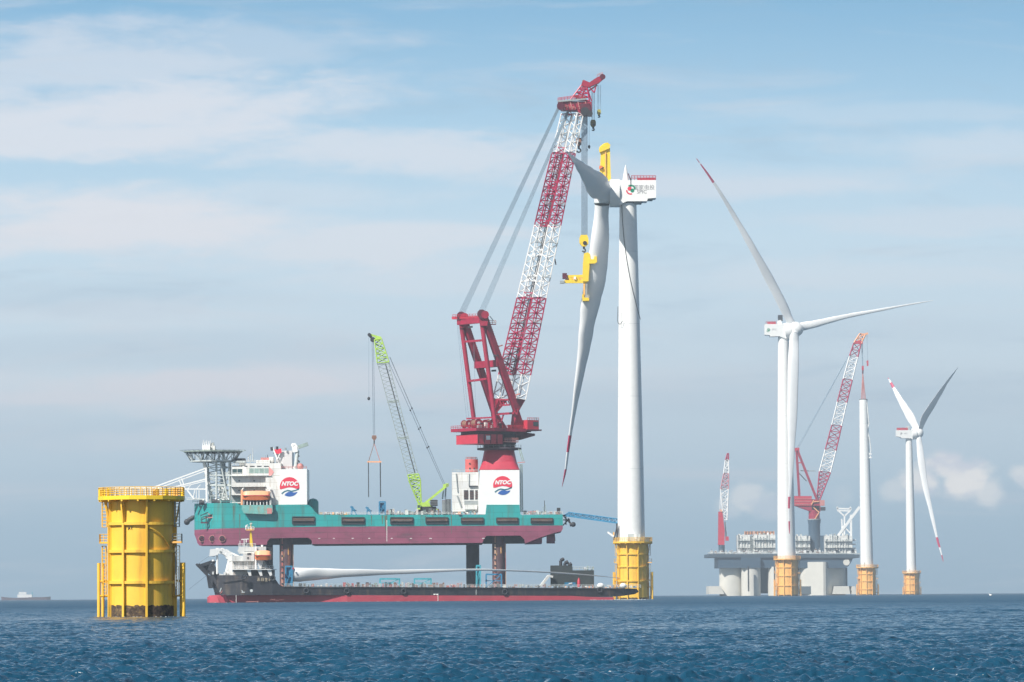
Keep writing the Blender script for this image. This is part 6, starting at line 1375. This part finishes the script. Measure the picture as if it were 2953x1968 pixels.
colm(2074, 2142, 20, e=2.2); colm(2137, 2193, 8, e=2.2); colm(2214, 2272, 10, e=2.2); q = MB(); q.prism([(s_(a, 1638, d_).x, SD + d_, ZB) for a, d_ in ((2303, 14), (2309, 7), (2320, 3), (2374, -3), (2381, -2), (2386, 2), (2432, 26), (2438, 32), (2437, 60), (2303, 60))], (0, 0, s_(0, 1637, 0).z - ZB), BEIGE); q.build('column', ss)
q = MB(); q.box(s_(2190, 1712, 34), s_(2216, 1638, 70), NAVY); q.build('inner_bulkhead', ss)
q = MB(); q.box(s_(2270, 1712, 34), s_(2306, 1638, 70), NAVY); q.build('inner_bulkhead', ss)
q = MB(); q.box(s_(2382, 1712, 45), s_(2438, 1638, 70), NAVY); q.build('inner_bulkhead', ss)
for px in (2158.5, 2234):
    q = MB(); q.box(s_(px - 1.3, 1706, -12), s_(px + 1.3, 1632, -9), DK); q.build('draught_scale', ss)
q = MB(); q.box(s_(2083, 1714, 20), s_(2138, 1692, 22), mat('dark_strip', (.10, .13, .15), .6, var=.2)); q.build('dark_strip', ss); q = MB(); q.box(s_(2303, 1714, 1), s_(2380, 1691, 3), mat('dark_strip', (.1, .1, .1))); q.build('dark_strip', ss)  # flat dark strips low on two of the columns
for (a, b) in ((2044, 2086), (2401, 2450), (2455, 2468)):
    q = MB(); k = 6 if a == 2044 else 0; q.prism([s_(a, 1714, 0), s_(b + (2 if k == 0 else 3), 1714, 0), s_(b - (2 if k == 0 else 8), 1691, 0), s_(a + (5 if k == 0 else 0), 1691, 0)], (0, 60, 0), BEIGE); q.build('pontoon', ss)
def sbox(mb, xa, ya, xb, yb, d0, d1, m): return mb.box(s_(xa, yb, d0), Vector((s_(xb, ya, d0).x, SD + d1, s_(xb, ya, d0).z)), m)
for (a, ya, b, yb, d0) in ((2128, 1543, 2163, 1597, 8), (2174, 1542, 2236, 1597, 6), (2294, 1546, 2336, 1598, 8), (2379, 1545, 2458, 1596, 4)):
    q = MB(); sbox(q, a, ya, b, yb, d0, 40, WS); o = q.build('deckhouse', ss)
    rg = random.Random(a)
    for k in range(2):
        w = MB(); py = yb - (k + 1) * (yb - ya) / 2.8 - rg.uniform(-2, 2); sbox(w, a - 1, py, b + 1, py + 1.2, d0 - 3, d0 - .1, GYL if k % 2 else WS); w.rail([s_(a, py, d0 - 2.8), s_(b, py, d0 - 2.8)], 1.4, GYL, 2.5, .16, 2); w.build('walkway', o)
    for k in range(int((b - a) / 8)):
        w = MB(); px = a + 3 + 8 * k + rg.uniform(-2, 2); w.tube(s_(px, yb - rg.uniform(0, 10), d0 - 1), s_(px + rg.uniform(-1, 1), ya - rg.uniform(-14, 6), d0 - 1), rg.uniform(.25, .6), (GY, W, GYL, W)[k % 4], 6); w.build('pipe', o)
    for k in range(int((b - a) / 12)):
        w = MB(); px = a + 5 + 12 * k; h = rg.uniform(2, 6); sbox(w, px - 3, ya - h, px + 2, ya, d0 + 2, d0 + 8, (WS, GYL, GY, W)[k % 4]); w.build('roof_unit', o)
    for k in range(int((b - a) / 14)):
        w = MB(); px = a + 5 + k * 14; py = ya + 10 + 14 * (k % 2); sbox(w, px, py, px + rg.uniform(2, 4), py + 3, d0 - .25, d0, GY if k % 2 else DK); w.build('window', o)
q = MB(); q.prism([s_(2163, 1546, 12), s_(2174, 1546, 12), s_(2176, 1597, 12), s_(2163, 1597, 12)], (0, 20, 0), GYL); q.build('stair_tower', ss)
rg = random.Random(12)
def far_gear(xa, xb, yb, n, hmin, hmax, cols_, lab, grp, nm='equipment_box'):
    for i in range(n):
        px = xa + (xb - xa) * (i + rg.uniform(.1, .9)) / n; w = rg.uniform(3, 9); h = rg.uniform(hmin, hmax); q = MB(); d = rg.uniform(1, 6)
        sbox(q, px - w / 2, yb - h, px + w / 2, yb, d, d + 6, cols_[i % len(cols_)]); q.bar(s_(px - w / 2, yb - h, d - .2), s_(px + w / 2, yb - h, d - .2), .5, cols_[(i + 1) % len(cols_)])
        q.bar(s_(px, yb - h, d + 2), s_(px, yb - h - 4, d + 2), .35, cols_[(i + 2) % len(cols_)]); tag(q.build(nm, None, s_(px, yb, d + 3)), lab, 'deck gear', grp)
far_gear(2050, 2125, 1598, 14, 3, 12, [WS, GYL, BRN, W, GY], 'small deck gear at the left end of the far platform', 'gear at the left end of the far platform')
far_gear(2130, 2240, 1598, 16, 4, 14, [W, WS, GYL, BRN, W], 'small pale gear before the large white deckhouses of the far platform', 'gear before the white deckhouses of the far platform')
far_gear(2296, 2470, 1598, 24, 4, 14, [W, GYL, BRN, W, DK, WS], 'small gear on the right half of the far platform deck', 'gear on the right half of the far platform')
for (a, b) in ((2148, 2172), (2176, 2203), (2205, 2232)):
    q = MB(); sbox(q, a, 1533, b, 1542, 10, 18, BRN); 
    for k in range(4): q.bar(s_(a + (b - a) * k / 3, 1532, 9.8), s_(a + (b - a) * k / 3, 1542, 9.8), .6, ORL)
    tag(q.build('container', None, s_((a + b) / 2, 1542, 14)), 'rusty brown container atop the white deckhouses of the far platform', 'container', 'brown containers on the far deckhouse roof')
rl = MB(); rl.rail([s_(2042, 1598, .5), s_(2479, 1600, .5)], 4 * SD / F, GYL, 4, .25, 2); rl.build('deck_railing', ss)
for (a, b, c_, e, w) in ((2414, 1467, 2453, 1468, 1.6), (2414, 1473, 2453, 1474, 1.4), (2417, 1473, 2435, 1489, 1.5), (2452, 1473, 2435, 1489, 1.5), (2435, 1489, 2435, 1546, 1.6), (2427, 1497, 2430, 1546, 1.5), (2454, 1485, 2454, 1546, 2.2), (2430, 1520, 2454, 1500, 1.2), (2435, 1520, 2454, 1540, 1.2), (2414, 1549, 2479, 1462, 2.6), (2414, 1462, 2416, 1472, 1.6), (2452, 1462, 2453, 1472, 1.6)):
    q = MB(); q.bar(s_(a, b, 8), s_(c_, e, 8), w, W); q.build('white_truss', ss)
for k in range(3):
    q = MB(); sbox(q, 2457, 1556 + 12 * k, 2468, 1560 + 12 * k, 8, 14, WS); q.build('balcony', ss)
fc = thing('offshore_crane', 'red and white lattice boom crane on the far platform, lifting the bare tower', 'crane', s_(2349, 1596, 20))
def c_(px, py, dy=0): return P(px, py, SD + 20 + dy)
q = MB(); c = c_(2349, 1596); zz = lambda y: c_(2349, y).z; r_ = 17 * SD / F
q.lathe((c.x, SD + 20), [(r_ * 1.05, zz(1598)), (r_, zz(1560)), (r_, zz(1515)), (r_ * 1.12, zz(1500))], NAVY, 28); q.prism([c_(2364, 1545, -3), c_(2382, 1545, -3), c_(2398, 1597, -3), c_(2364, 1597, -3)], (0, 8, 0), NAVY)
q.lathe((c.x, SD + 20), [(r_ * 1.15, zz(1500)), (r_ * 1.15, zz(1497))], GY, 28); q.build('pedestal', fc)
q = MB(); q.lathe((c.x, SD + 20), [(r_ * .95, zz(1497)), (r_ * .95, zz(1474))], RD, 28); q.build('slew_column', fc)
q = MB(); q.prism([c_(2290, 1431, -6), c_(2341, 1431, -6), c_(2341, 1459, -6), c_(2290, 1459, -6)], (0, 12, 0), RDL); q.prism([c_(2292, 1459, -5), c_(2366, 1459, -5), c_(2366, 1476, -5), c_(2336, 1475, -5)], (0, 10, 0), RD)
for k in range(3): q.bar(c_(2291, 1439 + 8 * k, -6.2), c_(2340, 1439 + 8 * k, -6.2), .5, PINK)
q.build('engine_house', fc)
q = MB(); q.prism([c_(2341, 1440, -5), c_(2364, 1442, -5), c_(2364, 1475, -5), c_(2341, 1470, -5)], (0, 9, 0), RD); q.bar(c_(2340, 1456, -6), c_(2346, 1443, -6), 1, ORL); q.bar(c_(2346, 1448, -6), c_(2362, 1446, -6), 1, ORL); q.bar(c_(2346, 1464, -6), c_(2362, 1478, -6), 1, ORL); q.bar(c_(2362, 1478, -6), c_(2348, 1500, -6), .9, ORL); q.build('turret', fc)
q = MB(); q.box(c_(2364, 1459, -6), c_(2377, 1443, -1), PINK); q.box(c_(2366, 1473, -5), c_(2379, 1463, 2), DK); q.build('cab', fc)
for d in (-5, 4):
    q = MB(); q.bar(c_(2297, 1300, d), c_(2305, 1431, d), 2.4, RD); q.bar(c_(2299, 1298, d), c_(2357, 1444, d), 2.4, RD); q.bar(c_(2303, 1364, d), c_(2326, 1388, d), .9, DK); q.bar(c_(2303, 1335, d), c_(2314, 1335, d), 1.2, RDL); q.build('a_frame', fc)
q = MB(); q.box(c_(2291, 1302, -6), c_(2303, 1293, 6), RDL); q.bar(c_(2308, 1358, 0), c_(2352, 1359, 0), .8, GY); q.build('head_block', fc)
bq = lambda xa, xb, y: [c_(xa, y, -2.5), c_(xb, y + 3, -2.5), c_(xb, y + 3, 2.5), c_(xa, y, 2.5)]
cuts2 = [(1440, 2356, 2364), (1360, 2363, 2395), (1297, 2380, 2411), (1226, 2399, 2427), (1159, 2415, 2442), (1093, 2432, 2458), (1027, 2450, 2474), (990, 2462, 2483)]
for (y0_, a0, b0), (y1_, a1, b1), m_, n in zip(cuts2[:-1], cuts2[1:], (BR, BW[0], BR, BW[0], BR, BW[0], BR), (7, 4, 4, 4, 4, 4, 2)):
    q = MB(); q.lattice(bq(a0, b0, y0_), bq(a1, b1, y1_), n, .75, .4, m_, 2); q.build('boom_section', fc)
q = MB(); q.lattice(bq(2463, 2484, 988), bq(2480, 2496, 962), 2, .8, .5, ORL, 2); q.box(c_(2464, 992, -3), c_(2487, 984, 3), RDL); q.bar(c_(2484, 968, 0), c_(2503, 962, 0), 2, ORL); q.build('boom_head', fc)
for (a, b, e, f, r_) in ((2297, 1294, 2456, 1010, .3), (2301, 1294, 2462, 1000, .3), (2487, 975, 2488, 1056, .3), (2484, 985, 2487, 1056, .2), (2500, 966, 2502, 1040, .15)):
    q = MB(); q.tube(c_(a, b), c_(e, f), r_, ROPEL, 4); q.build('rope_or_shade_line', fc)
q = MB(); q.bar(c_(2502, 1040), c_(2502, 1056), 1.6, RDL); q.bar(c_(2498, 1044), c_(2502, 1044), 1.2, PINK); q.build('hook_block', fc)
lc2 = thing('offshore_crane', 'slim folded red and white crane at the left end of the far platform', 'crane', s_(2084, 1596, 20))
q = MB(); q.prism([c_(2072, 1476, -3), c_(2083, 1476, -3), c_(2090, 1530, -3), c_(2089, 1572, -3), c_(2071, 1572, -3)], (0, 6, 0), RDL); q.build('machine_tower', lc2)
q = MB(); c = c_(2081, 1597); q.tube(c_(2081, 1599), c_(2081, 1572), 9 * SD / F, NAVY, 18); q.build('pedestal', lc2)
for (y0_, a0, b0, y1_, a1, b1, m_, n) in ((1500, 2086, 2097, 1411, 2078, 2101, BW[0], 6), (1411, 2078, 2101, 1366, 2087, 2101.5, mat('boom_pink', (.55, .25, .28), .5), 4), (1366, 2087, 2101.5, 1327, 2092, 2101, BW[0], 3), (1327, 2092, 2101, 1308, 2098, 2101, BR, 2)):
    q = MB(); q.lattice([c_(a0, y0_, -2), c_(b0, y0_, -2), c_(b0, y0_, 2), c_(a0, y0_, 2)], [c_(a1, y1_, -2), c_(b1, y1_, -2), c_(b1, y1_, 2), c_(a1, y1_, 2)], n, .7, .4, m_, 2); q.build('boom_section', lc2)
q = MB(); q.bar(c_(2076, 1470, -3), c_(2082, 1476, -3), 1.4, ORL); q.bar(c_(2091, 1505), c_(2095, 1560), 1.4, GY); q.box(c_(2092, 1330, -1), c_(2101, 1326, 1), DK); q.box(c_(2092, 1560, -2), c_(2101, 1548, 2), RDL); q.bar(c_(2076, 1470), c_(2078, 1411), .6, W); q.build('boom_foot', lc2)

# ---------------------------------------------------------------- small far things
ZD = 7700.0
sh = thing('small_ship', 'small hazy ship with white deckhouse on the horizon at the far left', 'ship', (P(75, 1733, ZD).x, ZD, 0))
def zp(px, py, dy=0): return P(px, py, ZD + dy)
q = MB(); loft(q, [[zp(a, 1736, n_), zp(a, t, n_), zp(a, t, 14 - n_), zp(a, 1736, 14 - n_)] for a, t, n_ in ((4, 1721, 6.5), (14, 1723, 2), (45, 1725, 0), (95, 1723, 0), (135, 1722, 1), (146, 1721, 5.5))], mat('dull_plum', (.05, .015, .03), .6, var=.2)); q.build('hull', sh)
q = MB(); 
for (a, y, b, y2) in ((50, 1715, 92, 1724), (54, 1708, 76, 1715)): q.box(zp(a, y2, 3), zp(b, y, 3) + Vector((0, 6, 0)), W)
q.build('deckhouse', sh)
q = MB(); q.bar(zp(92, 1722, 5), zp(94, 1707, 5), 1.6, BLT); q.bar(zp(58, 1708, 5), zp(57, 1699, 5), .7, GY); q.bar(zp(66, 1708, 5), zp(66, 1700, 5), .7, GY); q.build('masts', sh)
q = MB(); c = P(2857, 1724, 2150); q.ball((c.x, 2150, .35), .55, W, 12, 8, (1.3, 1, .8)); q.bar((c.x - .4, 2150, .5), (c.x - .9, 2150, 1.1), .35, W); tag(q.build('buoy', None, (c.x, 2150, 0)), 'tiny white float on the open water at the right', 'buoy')

# ---------------------------------------------------------------- broken water at the waterlines
def wash():
    rg = random.Random(8); mb = MB(); fm = mat('sea_foam', (.70, .74, .75), .7, var=.1)
    def dab(x, y, r):
        n = 7; c = Vector((x, y, .02)); vs = [c + Vector((0, 0, r * .35))]
        for i in range(n):
            a = 2 * math.pi * i / n; q = r * rg.uniform(.6, 1.3); vs.append(c + Vector((q * 1.8 * math.cos(a), q * 1.3 * math.sin(a), -.06)))
        mb.add(vs, [(0, 1 + i, 1 + (i + 1) % n) for i in range(n)], fm, True)
    for k in range(130):
        px = rg.uniform(1700, 1862); p = bp(px, 1735, 0); dab(p.x, p.y - rg.uniform(0, 9) + max(0, px - 1770) * .04, rg.uniform(.06, .26))
    for k in range(60):
        px = rg.uniform(618, 1700); p = bp(px, 1735, 0); dab(p.x, p.y - rg.uniform(.2, 1.2), rg.uniform(.05, .15))
    for (cx, D, rr, n) in ((408, 370, 2.95, 46), (1824, T1D, 6.2, 40)):
        x0 = P(cx, 1780, D).x
        for k in range(n):
            a = R(rg.uniform(185, 355)); q = rr * rg.uniform(1.0, 1.25); dab(x0 + q * math.cos(a), D + q * math.sin(a), rg.uniform(.03, .09) if D < 500 else rg.uniform(.08, .22))
    o = mb.build('foam'); o['kind'] = 'stuff'
wash()
